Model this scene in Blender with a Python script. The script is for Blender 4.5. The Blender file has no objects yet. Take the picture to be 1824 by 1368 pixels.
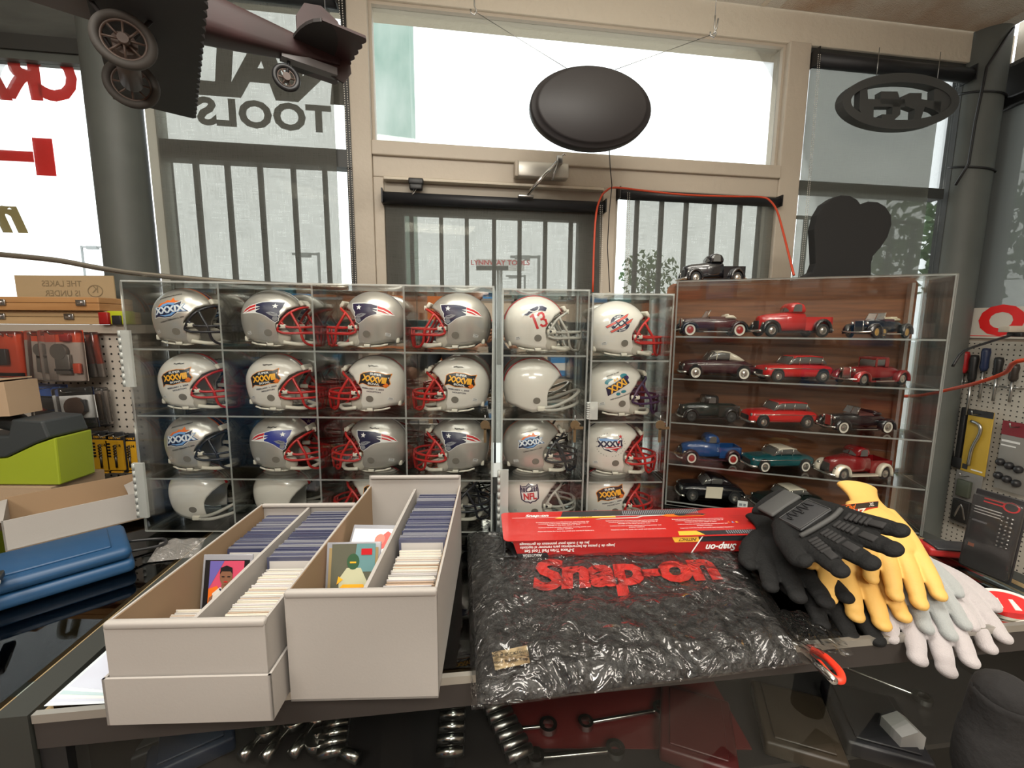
import bpy, bmesh, math, random
from mathutils import Vector, Matrix
sc = bpy.context.scene
R = math.radians
PI = math.pi
# ------------------------------------------------------------------ camera
F_PX, PITCH, ROLL, CAM_Z = 765.0, R(7.6), R(0.35), 1.46
cd = bpy.data.cameras.new('camera'); cam = bpy.data.objects.new('camera', cd)
sc.collection.objects.link(cam)
cd.sensor_fit = 'HORIZONTAL'; cd.sensor_width = 36.0; cd.lens = F_PX / 1824 * 36.0
cd.clip_start = 0.01; cd.clip_end = 200
cam.location = (0, 0, CAM_Z)
cam.rotation_mode = 'XYZ'
cam.matrix_world = Matrix.Translation((0, 0, CAM_Z)) @ Matrix.Rotation(PI/2 - PITCH, 4, 'X') @ Matrix.Rotation(ROLL, 4, 'Z')
sc.camera = cam
# ------------------------------------------------------------------ world, colour
w = bpy.data.worlds.new('world'); sc.world = w; w.use_nodes = True
nt = w.node_tree; bg = nt.nodes['Background']
bg.inputs[0].default_value = (0.95, 0.98, 1.0, 1); bg.inputs[1].default_value = 2.3
sc.view_settings.view_transform = 'Standard'; sc.view_settings.look = 'None'
sc.view_settings.gamma = 1; sc.view_settings.use_curve_mapping = False
sc.view_settings.exposure = 0.0
sc.cycles.transparent_max_bounces = 40; sc.cycles.max_bounces = 10
sc.cycles.glossy_bounces = 6; sc.cycles.sample_clamp_indirect = 6
LIGHTS = [((-0.1, 0.25, 2.9), (1.6, 0.5), 42, (1, .96, .88)), ((0.9, -1.2, 2.9), (1.2, 0.6), 42, (1, .94, .84)),
          ((-1.0, -1.2, 2.9), (1.2, 0.6), 42, (1, .94, .84)), ((0.1, -2.6, 2.9), (1.2, 0.6), 130, (1, .94, .84))]
for loc, size, e, c in LIGHTS:
    ld = bpy.data.lights.new('ceiling_lamp', 'AREA'); ld.shape = 'RECTANGLE'; ld.size, ld.size_y = size
    ld.energy = e; ld.color = c
    lo = bpy.data.objects.new('ceiling_lamp', ld); sc.collection.objects.link(lo); lo.location = loc

for loc, size, e in (((.5, .9, 2.3), (1.2, .12), 17), ((-1.2, .6, 2.35), (1.2, .12), 9), ((1.5, -.2, 2.4), (1.2, .12), 13)):   # added fill lights facing up to brighten ceiling and window wall, no fixtures
    ld = bpy.data.lights.new('added_uplight', 'AREA'); ld.shape = 'RECTANGLE'; ld.size, ld.size_y = size; ld.energy = e; ld.color = (1, .95, .86)
    lo = bpy.data.objects.new('added_uplight', ld); sc.collection.objects.link(lo); lo.location = loc; lo.rotation_euler = (PI, 0, 0)
# ------------------------------------------------------------------ measuring helpers (pixel ray meets a real plane)
def ray(px, py):
    x = (px-912)/F_PX; y = -(py-684)/F_PX; c, s = math.cos(ROLL), math.sin(ROLL)
    x, y = x*c-y*s, x*s+y*c
    return Vector((x, math.cos(PITCH)+y*math.sin(PITCH), -math.sin(PITCH)+y*math.cos(PITCH)))
def at_z(px, py, z):
    d = ray(px, py); t = (z-CAM_Z)/d.z; return Vector((d.x*t, d.y*t, z))
def at_y(px, py, Y):
    d = ray(px, py); t = Y/d.y; return Vector((d.x*t, Y, CAM_Z+d.z*t))
WA = R(8)
MW = Matrix.Translation((0, 2.1, 0)) @ Matrix.Rotation(WA, 4, 'Z')      # window wall frame: x along the wall, y outwards
MC = Matrix.Translation((-0.605, 0.485, 0)) @ Matrix.Rotation(R(7), 4, 'Z')  # counter frame
def in_frame(M, px, py, n=0.0):
    Mi = M.inverted(); o = Mi @ Vector((0, 0, CAM_Z)); d = Mi.to_3x3() @ ray(px, py)
    t = (n-o.y)/d.y; return o+d*t
# ------------------------------------------------------------------ materials
MATS = {}
def mat(name, col=(.5,.5,.5), rough=.5, metal=0., bump=None, noise=None, emit=None, spec=.5, coat=0., trans=0., sheen=0.):
    if name in MATS: return MATS[name]
    m = bpy.data.materials.new(name); m.use_nodes = True; n = m.node_tree.nodes; L = m.node_tree.links
    b = n['Principled BSDF']; b.inputs['Base Color'].default_value = (*col, 1)
    b.inputs['Roughness'].default_value = rough; b.inputs['Metallic'].default_value = metal
    b.inputs['Specular IOR Level'].default_value = spec; b.inputs['Coat Weight'].default_value = coat
    b.inputs['Coat Roughness'].default_value = .05
    if sheen: b.inputs['Sheen Weight'].default_value = sheen
    if emit: b.inputs['Emission Color'].default_value = (*emit[0], 1); b.inputs['Emission Strength'].default_value = emit[1]
    tc = n.new('ShaderNodeTexCoord')
    if noise:   # (scale, second colour, stretch)
        sc_, c2, st = noise
        mp = n.new('ShaderNodeMapping'); mp.inputs['Scale'].default_value = st; L.new(tc.outputs['Object'], mp.inputs[0])
        nz = n.new('ShaderNodeTexNoise'); nz.inputs['Scale'].default_value = sc_; nz.inputs['Detail'].default_value = 6
        L.new(mp.outputs[0], nz.inputs[0]); rp = n.new('ShaderNodeValToRGB')
        rp.color_ramp.elements[0].position = .35; rp.color_ramp.elements[1].position = .65
        rp.color_ramp.elements[0].color = (*col, 1); rp.color_ramp.elements[1].color = (*c2, 1)
        L.new(nz.outputs[0], rp.inputs[0]); L.new(rp.outputs[0], b.inputs['Base Color'])
    if bump:    # (scale, strength, distance)
        nz = n.new('ShaderNodeTexNoise'); nz.inputs['Scale'].default_value = bump[0]; nz.inputs['Detail'].default_value = 5
        L.new(tc.outputs['Object'], nz.inputs[0]); bp = n.new('ShaderNodeBump')
        bp.inputs['Strength'].default_value = bump[1]; bp.inputs['Distance'].default_value = bump[2]
        L.new(nz.outputs[0], bp.inputs['Height']); L.new(bp.outputs[0], b.inputs['Normal'])
    MATS[name] = m; return m
def clear(name, tint=(.97,.98,.97), ior=1.45, gloss=1.0, haze=0., hazecol=(.8,.8,.8), rough=.015, bump=None):
    if name in MATS: return MATS[name]
    m = bpy.data.materials.new(name); m.use_nodes = True; n = m.node_tree.nodes; L = m.node_tree.links; n.clear()
    out = n.new('ShaderNodeOutputMaterial'); tr = n.new('ShaderNodeBsdfTransparent'); tr.inputs[0].default_value = (*tint, 1)
    gl = n.new('ShaderNodeBsdfGlossy'); gl.inputs['Roughness'].default_value = rough
    fr = n.new('ShaderNodeFresnel'); fr.inputs[0].default_value = ior
    mu = n.new('ShaderNodeMath'); mu.operation = 'MULTIPLY'; mu.inputs[1].default_value = gloss; mu.use_clamp = True
    L.new(fr.outputs[0], mu.inputs[0]); mx = n.new('ShaderNodeMixShader')
    L.new(mu.outputs[0], mx.inputs[0]); L.new(tr.outputs[0], mx.inputs[1]); L.new(gl.outputs[0], mx.inputs[2]); last = mx
    if bump:
        tc = n.new('ShaderNodeTexCoord'); nz = n.new('ShaderNodeTexNoise'); nz.inputs['Scale'].default_value = bump[0]; nz.inputs['Detail'].default_value = 3
        nz.inputs['Distortion'].default_value = 1.2
        L.new(tc.outputs['Object'], nz.inputs[0]); bp = n.new('ShaderNodeBump'); bp.inputs['Strength'].default_value = bump[1]
        bp.inputs['Distance'].default_value = bump[2]; L.new(nz.outputs[0], bp.inputs['Height'])
        L.new(bp.outputs[0], gl.inputs['Normal']); L.new(bp.outputs[0], fr.inputs['Normal'])
    if haze:
        df = n.new('ShaderNodeBsdfDiffuse'); df.inputs[0].default_value = (*hazecol, 1); m2 = n.new('ShaderNodeMixShader')
        m2.inputs[0].default_value = haze; L.new(mx.outputs[0], m2.inputs[1]); L.new(df.outputs[0], m2.inputs[2]); last = m2
    L.new(last.outputs[0], out.inputs[0]); MATS[name] = m; return m
def fabric_shade(name, thr, col, sx=420, sz=420):
    """see-through woven roller-shade cloth"""
    m = bpy.data.materials.new(name); m.use_nodes = True; n = m.node_tree.nodes; L = m.node_tree.links; n.clear()
    out = n.new('ShaderNodeOutputMaterial'); tr = n.new('ShaderNodeBsdfTransparent'); df = n.new('ShaderNodeBsdfDiffuse')
    df.inputs[0].default_value = (*col, 1); tl = n.new('ShaderNodeBsdfTranslucent'); tl.inputs[0].default_value = (*col, 1)
    tr.inputs[0].default_value = (1, .99, .91, 1)
    tc = n.new('ShaderNodeTexCoord'); vals = []
    for st in ((sx, 1, 12), (12, 1, sz), (5, 5, 5)):
        mp = n.new('ShaderNodeMapping'); mp.inputs['Scale'].default_value = st; L.new(tc.outputs['Object'], mp.inputs[0])
        nz = n.new('ShaderNodeTexNoise'); nz.inputs['Scale'].default_value = 1; nz.inputs['Detail'].default_value = 2
        L.new(mp.outputs[0], nz.inputs[0]); vals.append(nz)
    a = n.new('ShaderNodeMath'); a.operation = 'ADD'; L.new(vals[0].outputs[0], a.inputs[0]); L.new(vals[1].outputs[0], a.inputs[1])
    a2 = n.new('ShaderNodeMath'); a2.operation = 'MULTIPLY_ADD'; a2.inputs[1].default_value = .35; L.new(vals[2].outputs[0], a2.inputs[0]); L.new(a.outputs[0], a2.inputs[2])
    mr = n.new('ShaderNodeMapRange'); mr.inputs[1].default_value = .7; mr.inputs[2].default_value = 1.65
    mr.inputs[3].default_value = 1-thr*1.45; mr.inputs[4].default_value = 1-thr*.6; L.new(a2.outputs[0], mr.inputs[0])
    ad = n.new('ShaderNodeMixShader'); ad.inputs[0].default_value = .35; L.new(df.outputs[0], ad.inputs[1]); L.new(tl.outputs[0], ad.inputs[2])
    mx = n.new('ShaderNodeMixShader'); L.new(mr.outputs[0], mx.inputs[0]); L.new(tr.outputs[0], mx.inputs[1]); L.new(ad.outputs[0], mx.inputs[2])
    L.new(mx.outputs[0], out.inputs[0]); MATS[name] = m; return m
# ------------------------------------------------------------------ mesh builder
def Rm(rx=0, ry=0, rz=0): return Matrix.Rotation(rz, 4, 'Z') @ Matrix.Rotation(ry, 4, 'Y') @ Matrix.Rotation(rx, 4, 'X')
def T(x, y=0, z=0): return Matrix.Translation(Vector((x, y, z)) if not hasattr(x, '__len__') else Vector(x))
class MB:
    def __init__(s): s.v = []; s.f = []; s.m = []; s.mats = []; s.sm = []
    def mi(s, m):
        if m not in s.mats: s.mats.append(m)
        return s.mats.index(m)
    def add(s, vs, fs, m, M=None, smooth=False):
        o = len(s.v); k = s.mi(m)
        for p in vs:
            p = Vector(p); s.v.append(M @ p if M else p)
        for f in fs: s.f.append([i+o for i in f]); s.m.append(k); s.sm.append(smooth)
        return s
    def box(s, a, b, m, M=None, m_edge=None, thin=None):
        x0, y0, z0 = a; x1, y1, z1 = b
        vs = [(x0,y0,z0),(x1,y0,z0),(x1,y1,z0),(x0,y1,z0),(x0,y0,z1),(x1,y0,z1),(x1,y1,z1),(x0,y1,z1)]
        fs = [(0,3,2,1),(4,5,6,7),(0,1,5,4),(1,2,6,5),(2,3,7,6),(3,0,4,7)]
        if m_edge is None: return s.add(vs, fs, m, M)
        ax = [2,2,1,0,1,0]
        s.add(vs, [f for f, q in zip(fs, ax) if q == thin], m, M)
        return s.add(vs, [f for f, q in zip(fs, ax) if q != thin], m_edge, M)
    def cbox(s, c, d, m, M=None, **k):
        return s.box([c[i]-d[i]/2 for i in range(3)], [c[i]+d[i]/2 for i in range(3)], m, M, **k)
    def rbox(s, a, b, m, r=.004, M=None, seg=2):
        """box with rounded edges"""
        bm = bmesh.new(); bmesh.ops.create_cube(bm, size=1)
        for v in bm.verts: v.co = Vector([a[i]+(v.co[i]+.5)*(b[i]-a[i]) for i in range(3)])
        bmesh.ops.bevel(bm, geom=bm.edges[:]+bm.verts[:], offset=min(r, .49*min(abs(b[i]-a[i]) for i in range(3))), segments=seg, profile=.5, affect='EDGES')
        return s.bm(bm, m, M, True)
    def bm(s, bm, m, M=None, smooth=False):
        bm.verts.index_update(); s.add([v.co.copy() for v in bm.verts], [[v.index for v in f.verts] for f in bm.faces], m, M, smooth); bm.free(); return s
    def tube(s, pts, r, m, n=8, M=None, closed=False, cap=True):
        pts = [Vector(p) for p in pts]; N = len(pts); rs = r if hasattr(r, '__len__') else [r]*N
        vs = []; up = None
        for i, p in enumerate(pts):
            a = pts[(i-1) % N] if (i or closed) else p; b = pts[(i+1) % N] if (i < N-1 or closed) else p
            t = (b-a); t = t.normalized() if t.length > 1e-9 else Vector((0, 0, 1))
            if up is None: up = Vector((0, 0, 1)) if abs(t.z) < .9 else Vector((1, 0, 0))
            u = (up-t*up.dot(t)); u = u.normalized() if u.length > 1e-6 else t.orthogonal().normalized(); up = u; w_ = t.cross(u)
            for k in range(n):
                a_ = 2*PI*k/n; vs.append(p+(u*math.cos(a_)+w_*math.sin(a_))*rs[i])
        fs = []
        for i in range(N if closed else N-1):
            j = (i+1) % N
            for k in range(n): k2 = (k+1) % n; fs.append((i*n+k, j*n+k, j*n+k2, i*n+k2))
        if cap and not closed: fs.append(tuple(range(n))); fs.append(tuple(range((N-1)*n+n-1, (N-1)*n-1, -1)))
        return s.add(vs, fs, m, M, True)
    def cyl(s, p, q, r, m, n=20, M=None, r2=None):
        p, q = Vector(p), Vector(q); t = (q-p).normalized(); u = t.orthogonal().normalized(); w_ = t.cross(u); r2 = r if r2 is None else r2
        c = [(u*math.cos(2*PI*k/n)+w_*math.sin(2*PI*k/n)) for k in range(n)]
        vs = [p+x*r for x in c]+[q+x*r2 for x in c]
        s.add(vs, [(k, (k+1) % n, n+(k+1) % n, n+k) for k in range(n)], m, M, True)
        return s.add(vs, [tuple(range(n-1, -1, -1)), tuple(range(n, 2*n))], m, M)
    def lathe(s, prof, m, n=24, M=None, ang=2*PI):
        """prof (r, h) turned about local Z"""
        vs = []; full = abs(ang-2*PI) < 1e-6; nn = n if full else n+1
        for r_, h in prof:
            for k in range(nn): a = ang*k/n; vs.append((r_*math.cos(a), r_*math.sin(a), h))
        fs = []
        for i in range(len(prof)-1):
            for k in range(n): k2 = (k+1) % nn; fs.append((i*nn+k, i*nn+k2, (i+1)*nn+k2, (i+1)*nn+k))
        return s.add(vs, fs, m, M, True)
    def prism(s, poly, d0, d1, m, M=None, m_side=None, smooth=False):
        """poly in local XZ, extruded along Y d0..d1"""
        n = len(poly); vs = [(x, d0, z) for x, z in poly]+[(x, d1, z) for x, z in poly]
        s.add(vs, [tuple(range(n)), tuple(range(2*n-1, n-1, -1))], m, M)
        return s.add(vs, [(i, n+i, n+(i+1) % n, (i+1) % n) for i in range(n)], m_side or m, M, smooth)
    def ball(s, c, r, m, M=None, nu=16, nv=10):
        r = (r, r, r) if not hasattr(r, '__len__') else r; vs = []; fs = []
        for i in range(nv+1):
            t = PI*i/nv
            for k in range(nu): a = 2*PI*k/nu; vs.append((c[0]+r[0]*math.sin(t)*math.cos(a), c[1]+r[1]*math.sin(t)*math.sin(a), c[2]+r[2]*math.cos(t)))
        for i in range(nv):
            for k in range(nu): k2 = (k+1) % nu; fs.append((i*nu+k, (i+1)*nu+k, (i+1)*nu+k2, i*nu+k2))
        return s.add(vs, fs, m, M, True)
    def grid(s, fn, nu, nv, m, M=None, smooth=True):
        vs = [fn(i/nu, j/nv) for j in range(nv+1) for i in range(nu+1)]
        return s.add(vs, [(j*(nu+1)+i, j*(nu+1)+i+1, (j+1)*(nu+1)+i+1, (j+1)*(nu+1)+i) for j in range(nv) for i in range(nu)], m, M, smooth)
    def mesh(s, name):
        me = bpy.data.meshes.new(name); me.from_pydata([tuple(v) for v in s.v], [], s.f)
        for m in s.mats: me.materials.append(m)
        for p, k, q in zip(me.polygons, s.m, s.sm): p.material_index = k; p.use_smooth = q
        bm = bmesh.new(); bm.from_mesh(me); bmesh.ops.remove_doubles(bm, verts=bm.verts, dist=1e-6)
        bmesh.ops.recalc_face_normals(bm, faces=bm.faces); bm.to_mesh(me); bm.free(); me.update()
        return me
    def build(s, name, parent=None, M=None, bevel=0, label=None):
        o = bpy.data.objects.new(name, s.mesh(name)); sc.collection.objects.link(o)
        if parent: o.parent = parent
        if M is not None:
            if parent: o.matrix_local = M
            else: o.matrix_world = M
        if bevel:
            b = o.modifiers.new('b', 'BEVEL'); b.width = bevel; b.segments = 2; b.limit_method = 'ANGLE'; b.angle_limit = R(40)
        if label: o['label'] = label
        return o
def tag(o, label, cat, group=None, kind=None):
    o['label'] = label; o['category'] = cat
    if group: o['group'] = group
    if kind: o['kind'] = kind
    return o
def struct(o): o['kind'] = 'structure'; return o
def empty(name, M=None, label=None, cat=None, group=None):
    o = bpy.data.objects.new(name, None); sc.collection.objects.link(o); o.empty_display_size = .02
    if M is not None: o.matrix_world = M if isinstance(M, Matrix) else T(M)
    if label: tag(o, label, cat, group)
    return o
def thing(mb, name, M, label, cat, group=None, bevel=0): return tag(mb.build(name, None, M, bevel), label, cat, group)
def dup(root, M, label=None, group=None):
    r = root.copy(); sc.collection.objects.link(r); r.matrix_world = M
    def rec(a, b):
        for ch in a.children:
            c = ch.copy(); sc.collection.objects.link(c); c.parent = b; c.matrix_local = ch.matrix_local; rec(ch, c)
    rec(root, r)
    if label: r['label'] = label
    if group: r['group'] = group
    return r
_tc = {}
def text_geo(body, size=1.0, bold=0.0, shear=0.0, sx=1.0, spacing=1.0, align='CENTER'):
    key = (body, size, bold, shear, sx, spacing, align)
    if key in _tc: return _tc[key]
    c = bpy.data.curves.new('t', 'FONT'); c.body = body; c.size = size; c.offset = bold*size; c.shear = shear
    c.space_character = spacing; c.align_x = align; c.align_y = 'CENTER'; c.resolution_u = 3
    o = bpy.data.objects.new('t', c); me = o.to_mesh()
    vs = [(v.co.x*sx, v.co.y) for v in me.vertices]; fs = [tuple(p.vertices) for p in me.polygons]
    o.to_mesh_clear(); bpy.data.objects.remove(o); bpy.data.curves.remove(c)
    _tc[key] = (vs, fs); return _tc[key]
def add_text(mb, body, m, M, size, **k):
    """flat lettering in local XZ plane (facing -Y)"""
    vs, fs = text_geo(body, size, **k); mb.add([(x, 0, z) for x, z in vs], fs, m, M); return mb
# common materials
CREAM = mat('cream_paint', (.50,.44,.36), .55, bump=(40,.15,.01))
IVORY = mat('ivory_plaster', (.62,.56,.46), .8, bump=(25,.3,.02))
CHAR = mat('dark_frame', (.035,.036,.034), .5)
GREENC = mat('grey_green_paint', (.085,.095,.088), .55, noise=(3,(.11,.12,.11),(1,1,1)))
BLACK = mat('black_plastic', (.012,.012,.013), .45)
BLACKM = mat('black_matte', (.018,.017,.017), .85)
CHROME = mat('chrome', (.75,.75,.74), .12, 1)
STEEL = mat('steel', (.45,.45,.44), .3, 1)
WHITE = mat('white_plastic', (.75,.72,.66), .4)
RED = mat('red_paint', (.55,.02,.015), .4)
ACR = clear('acrylic', (.97,.98,.975), 1.4, .8)
ACRE = clear('acrylic_edge', (.80,.84,.82), 1.5, 1.5, haze=.30, hazecol=(.78,.80,.76), rough=.1)
GLASS = clear('window_glass', (.96,.98,.97), 1.45, .7)
# ================================================================== room shell
CEIL = mat('ceiling_tile', (.72,.69,.62), .9, bump=(160,1,.01), noise=(2.2,(.66,.62,.54),(1,1,1)))
STAIN = mat('ceiling_tile_stained', (.48,.33,.22), .9, bump=(160,1,.01), noise=(4,(.66,.60,.51),(1,1,1)))
FLOOR = mat('floor_tile', (.38,.34,.29), .6)
BACKW = mat('back_wall_paint', (.30,.24,.19), .8)
struct(MB().box((-4.5,-4.2,-.05), (4,4.5,0), FLOOR).build('floor'))
m = MB().box((-4.5,-4.2,2.95), (4,2.0,3.0), CEIL)
CM = MW
m = MB().box((-5,-6.3,2.95), (2.48,-.04,3.0), CEIL, CM)
m.box((1.25,-.60,2.9485), (2.40,-.045,2.951), STAIN, CM)
for s in (-1.35,-.1,1.15): m.box((s,-6,2.946), (s+.024,-.045,2.95), IVORY, CM)
for n in (-.64,-1.25,-1.86,-3.1): m.box((-4.6,n,2.946), (2.45,n+.024,2.95), IVORY, CM)
struct(m.build('ceiling'))
MRW = Matrix.Translation((2.56, 2.40, 0)) @ Matrix.Rotation(R(-85.4), 4, 'Z')   # right wall: x towards the camera, y outwards (+X)
struct(MB().box((-4.6,-4.2,0), (-4.5,3.2,3), BACKW).build('wall_left'))
struct(MB().box((-4.6,-4.3,0), (4.1,-4.2,3), BACKW).build('wall_back'))
m = MB().box((0,0,0), (6.6,.08,1.0), BACKW, MRW).box((0,0,2.80), (6.6,.08,3.0), IVORY, MRW).box((1.7,0,1.0), (6.6,.08,2.8), BACKW, MRW)
struct(m.build('wall_right'))
# front wall: plaster band over the windows, lower wall, far ends
m = MB().box((-5,-.035,2.812), (2.6,.12,2.96), IVORY, MW).box((-5,-.03,0), (2.6,.1,.62), BACKW, MW)
m.box((-5,-.03,.62), (-3.4,.1,2.82), BACKW, MW)
struct(m.build('wall_front', bevel=.004))
struct(MB().box((-.705,-.06,.62), (-.622,.06,2.813), CREAM, MW).build('trim_1', bevel=.005))
struct(MB().box((1.318,-.05,.62), (1.432,.06,2.813), CREAM, MW).build('trim_2', bevel=.005))
struct(MB().box((.418,-.05,.62), (.482,.06,2.104), CREAM, MW).build('trim_3', bevel=.004))
m = MB().box((-.622,-.045,2.104), (1.318,.06,2.20), CREAM, MW).box((-.622,-.06,2.19), (1.318,.07,2.25), CREAM, MW)
struct(m.build('trim_4', bevel=.005))
# --- windows
def frame(mb, s0, z0, s1, z1, wd, m, n0=-.02, n1=.03):
    mb.box((s0,n0,z0), (s1,n1,z0+wd), m, MW); mb.box((s0,n0,z1-wd), (s1,n1,z1), m, MW)
    mb.box((s0,n0,z0+wd), (s0+wd,n1,z1-wd), m, MW); mb.box((s1-wd,n0,z0+wd), (s1,n1,z1-wd), m, MW)
def window(i, s0, z0, s1, z1, wd=.015, m=CREAM, gl=None):
    mb = MB(); frame(mb, s0, z0, s1, z1, wd, m); o = struct(mb.build('window_%d' % i))
    p = MB().box((s0+wd,0,z0+wd), (s1-wd,.006,z1-wd), gl or GLASS, MW).build('pane', o); p.matrix_parent_inverse = Matrix()
    return o
MWHITEF = mat('white_frame', (.62,.62,.58), .4)
window(1, -.622, 2.25, 1.318, 2.812, .012, CREAM)
w2 = window(2, -3.4, .62, -1.69, 2.505, .03, GREENC)
w3 = window(3, -1.50, .62, -.705, 2.812, .03, CHAR)
window(4, .482, .62, 1.318, 2.104, .02, CREAM)
window(5, 1.432, .62, 2.36, 2.812, .02, CHAR)
m = MB().box((-3.4,-.03,2.505), (-1.69,.04,2.56), CHAR, MW).box((-3.4,.0,2.56), (-1.69,.02,2.812), mat('dark_fascia', (.05,.052,.05), .35, noise=(2,(.13,.14,.13),(1,1,4))), MW)
struct(m.build('trim_5'))
m = MB().box((-1.47,-.03,2.14), (-.705,.03,2.213), CHAR, MW); m.box((-1.50,-.04,.62), (-1.462,.03,2.81), mat('frame_light_edge', (.42,.43,.38), .5), MW)
struct(m.build('trim_6'))
struct(MB().box((1.432,-.03,2.145), (2.30,.03,2.197), CHAR, MW).build('trim_7'))
# window lettering (painted on the outside of the glass, so it reads backwards from in here)
REDL = mat('red_lettering', (.80,.02,.02), .5, emit=None)
DKL = mat('dark_lettering', (.05,.04,.03), .6); GOLDL = mat('gold_lettering', (.36,.28,.12), .6)
def mirrored(mb, body, m, s, n, z, size, sx=1., **k):
    add_text(mb, body, m, MW @ T(s, n, z) @ Matrix.Scale(-1, 4, (1, 0, 0)), size, sx=sx, **k)
m = MB()
a = in_frame(MW, 92, 138); mirrored(m, 'C', REDL, a.x+.01, .012, a.z, .235, .85, bold=.045)
a = in_frame(MW, 36, 135); mirrored(m, 'R', REDL, a.x, .012, a.z, .235, .95, bold=.045)
a = in_frame(MW, -35, 133); mirrored(m, 'A', REDL, a.x, .012, a.z, .235, .95, bold=.045)
p0, p1 = in_frame(MW, 52, 243), in_frame(MW, 96, 312)
m.box((p0.x, .01, p1.z), (p1.x, .013, p0.z), REDL, MW)
p0, p1 = in_frame(MW, -60, 262), in_frame(MW, 56, 287); m.box((p0.x, .01, p1.z), (p1.x, .013, p0.z), REDL, MW)
a = in_frame(MW, 18, 388); mirrored(m, 'n', GOLDL, a.x, .012, a.z+.01, .19, 1., bold=.05, shear=.3)
lt = m.build('window_lettering'); lt.parent = w2; lt['label'] = 'red and gold letters painted on the glass'
m = MB(); a = in_frame(MW, 470, 203, .0); mirrored(m, 'TOOLS', DKL, a.x, .012, a.z-.005, .145, 1.12, bold=.04, spacing=1.04)
a = in_frame(MW, 478, 132, .0); mirrored(m, 'NAL', DKL, a.x+.0, .012, a.z+.015, .32, 1.05, bold=.045, shear=-.12, spacing=.92)
lt = m.build('window_lettering'); lt.parent = w3; lt['label'] = 'dark letters painted on the glass'
# --- door
m = MB(); DS = mat('door_stile', (.05,.042,.038), .5)
m.box((-.578,-.02,.05), (-.498,.03,2.0), DS, MW).box((.314,-.02,.05), (.41,.03,2.0), DS, MW).box((-.578,-.02,1.96), (.41,.03,2.0), DS, MW).box((-.498,-.02,.05), (.314,.03,.4), DS, MW)
dr = struct(m.build('door_1', bevel=.003))
MB().box((-.498,0,.4), (.314,.006,1.96), GLASS, MW).build('pane', dr)
m = MB(); m.box((-.622,-.045,0), (-.578,.06,2.104), CREAM, MW); m.box((-.578,-.03,2.0), (.418,.05,2.104), CREAM, MW); m.box((-.575,-.07,2.088), (.415,-.03,2.100), IVORY, MW)
MB().box((-.578,-.034,2.03), (.415,-.03,2.085), mat('header_wood', (.36,.32,.26), .6), MW).build('header_panel', struct(m.build('trim_8', bevel=.003)))
# door closer
g = empty('door_closer', MW @ T(.12,-.09,2.15), 'silver door closer with folding arm above the door', 'door closer')
m = MB().rbox((-.115,-.02,-.032), (.115,.03,.032), mat('closer_silver', (.62,.60,.54), .35, .4), .006)
m.rbox((-.128,-.022,-.034), (-.112,.032,.034), CREAM, .004); m.build('body', g)
m = MB().rbox((.055,-.04,.02), (.082,-.02,.058), STEEL, .004).tube([(.068,-.03,.04),(.0,-.05,-.03),(-.075,-.03,-.115)], .008, CHROME).tube([(.06,-.035,.03),(.035,-.04,-.05)], .006, STEEL)
m.build('arm', g)
MB().rbox((-.115,-.035,-.125), (-.045,-.015,-.112), STEEL, .004).build('bracket', g)
MB().tube([(.068,-.03,.05),(.09,-.03,.065),(.098,-.03,.06)], .003, CHROME).build('pivot_pin', g)
# black clip hanging over the door
m = MB().rbox((-.032,-.012,-.006), (.032,.012,.02), BLACK, .005).rbox((-.028,-.016,-.03), (.028,.01,-.004), BLACK, .006)
m.tube([(-.005,-.01,-.02),(-.015,-.03,-.055),(-.008,-.03,-.05),(.006,-.01,-.02)], .0015, CHROME)
thing(m, 'binder_clip', MW @ T(-.437,-.075,2.075), 'black bulldog clip stuck on the door header', 'clip')
# --- round columns
def column(s, r, n, z1, nm, lab):
    m = MB().lathe([(r,0),(r,z1)], GREENC, 28, MW @ T(s,n,0)); return struct(m.build(nm))
column(-1.60, .088, -.05, 2.95, 'trim_9', ''); cR = column(2.44, .098, -.02, 2.95, 'trim_10', '')
m = MB(); pts = [MW @ Vector((2.44-.10+.02*math.sin(i*.6), -.09, 2.9-i*.06)) for i in range(12)]
pts = [MW @ Vector(p) for p in [(2.46,-.12,2.93),(2.40,-.13,2.86),(2.35,-.11,2.75),(2.34,-.10,2.5),(2.335,-.1,2.3),(2.30,-.08,2.2)]]
m.tube(pts, .006, BLACK)
for z in (2.66, 2.30): m.tube([MW @ Vector((2.44+.103*math.cos(R(a)), -.02+.103*math.sin(R(a)), z+.03*math.sin(R(a*.9)))) for a in range(170,375,12)], .005, BLACK)
tag(m.build('cable'), 'black cable wrapped round the dark right-hand column', 'cable')
# --- outdoor security bars
IRON = mat('iron_bars', (.012,.011,.011), .7)
def grille(name, s0, s1, z0, z1, xs, lab, top=True, w_=.019, n=.10):
    g = empty(name, MW @ T(s0, n, z0), lab, 'window bars'); M0 = MW.inverted()
    if top: MB().box((0,-.008,z1-z0-.016), (s1-s0,.008,z1-z0), IRON).build('rail', g)
    for x in xs: MB().box((x-s0-w_/2,-w_/2,0), (x-s0+w_/2,w_/2,z1-z0), IRON).build('bar', g)
def sx_at(px, py=480, n=.10): return in_frame(MW, px, py, n).x
grille('security_bars', -1.48, -.72, .75, 2.22, [sx_at(p, 400) for p in (312,358,413,470,528,583)], 'black vertical security bars in the window left of the door', False)
grille('security_bars', -.55, .36, .75, 2.09, [sx_at(p) for p in (735,787,832,880,925,970,1015)], 'seven black vertical security bars across the door glass', False)
grille('security_bars', .52, 1.35, .75, 2.13, [sx_at(p) for p in (1130,1173,1216,1265,1310,1345,1362)], 'black vertical security bars in the narrow window right of the door', False)
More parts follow.
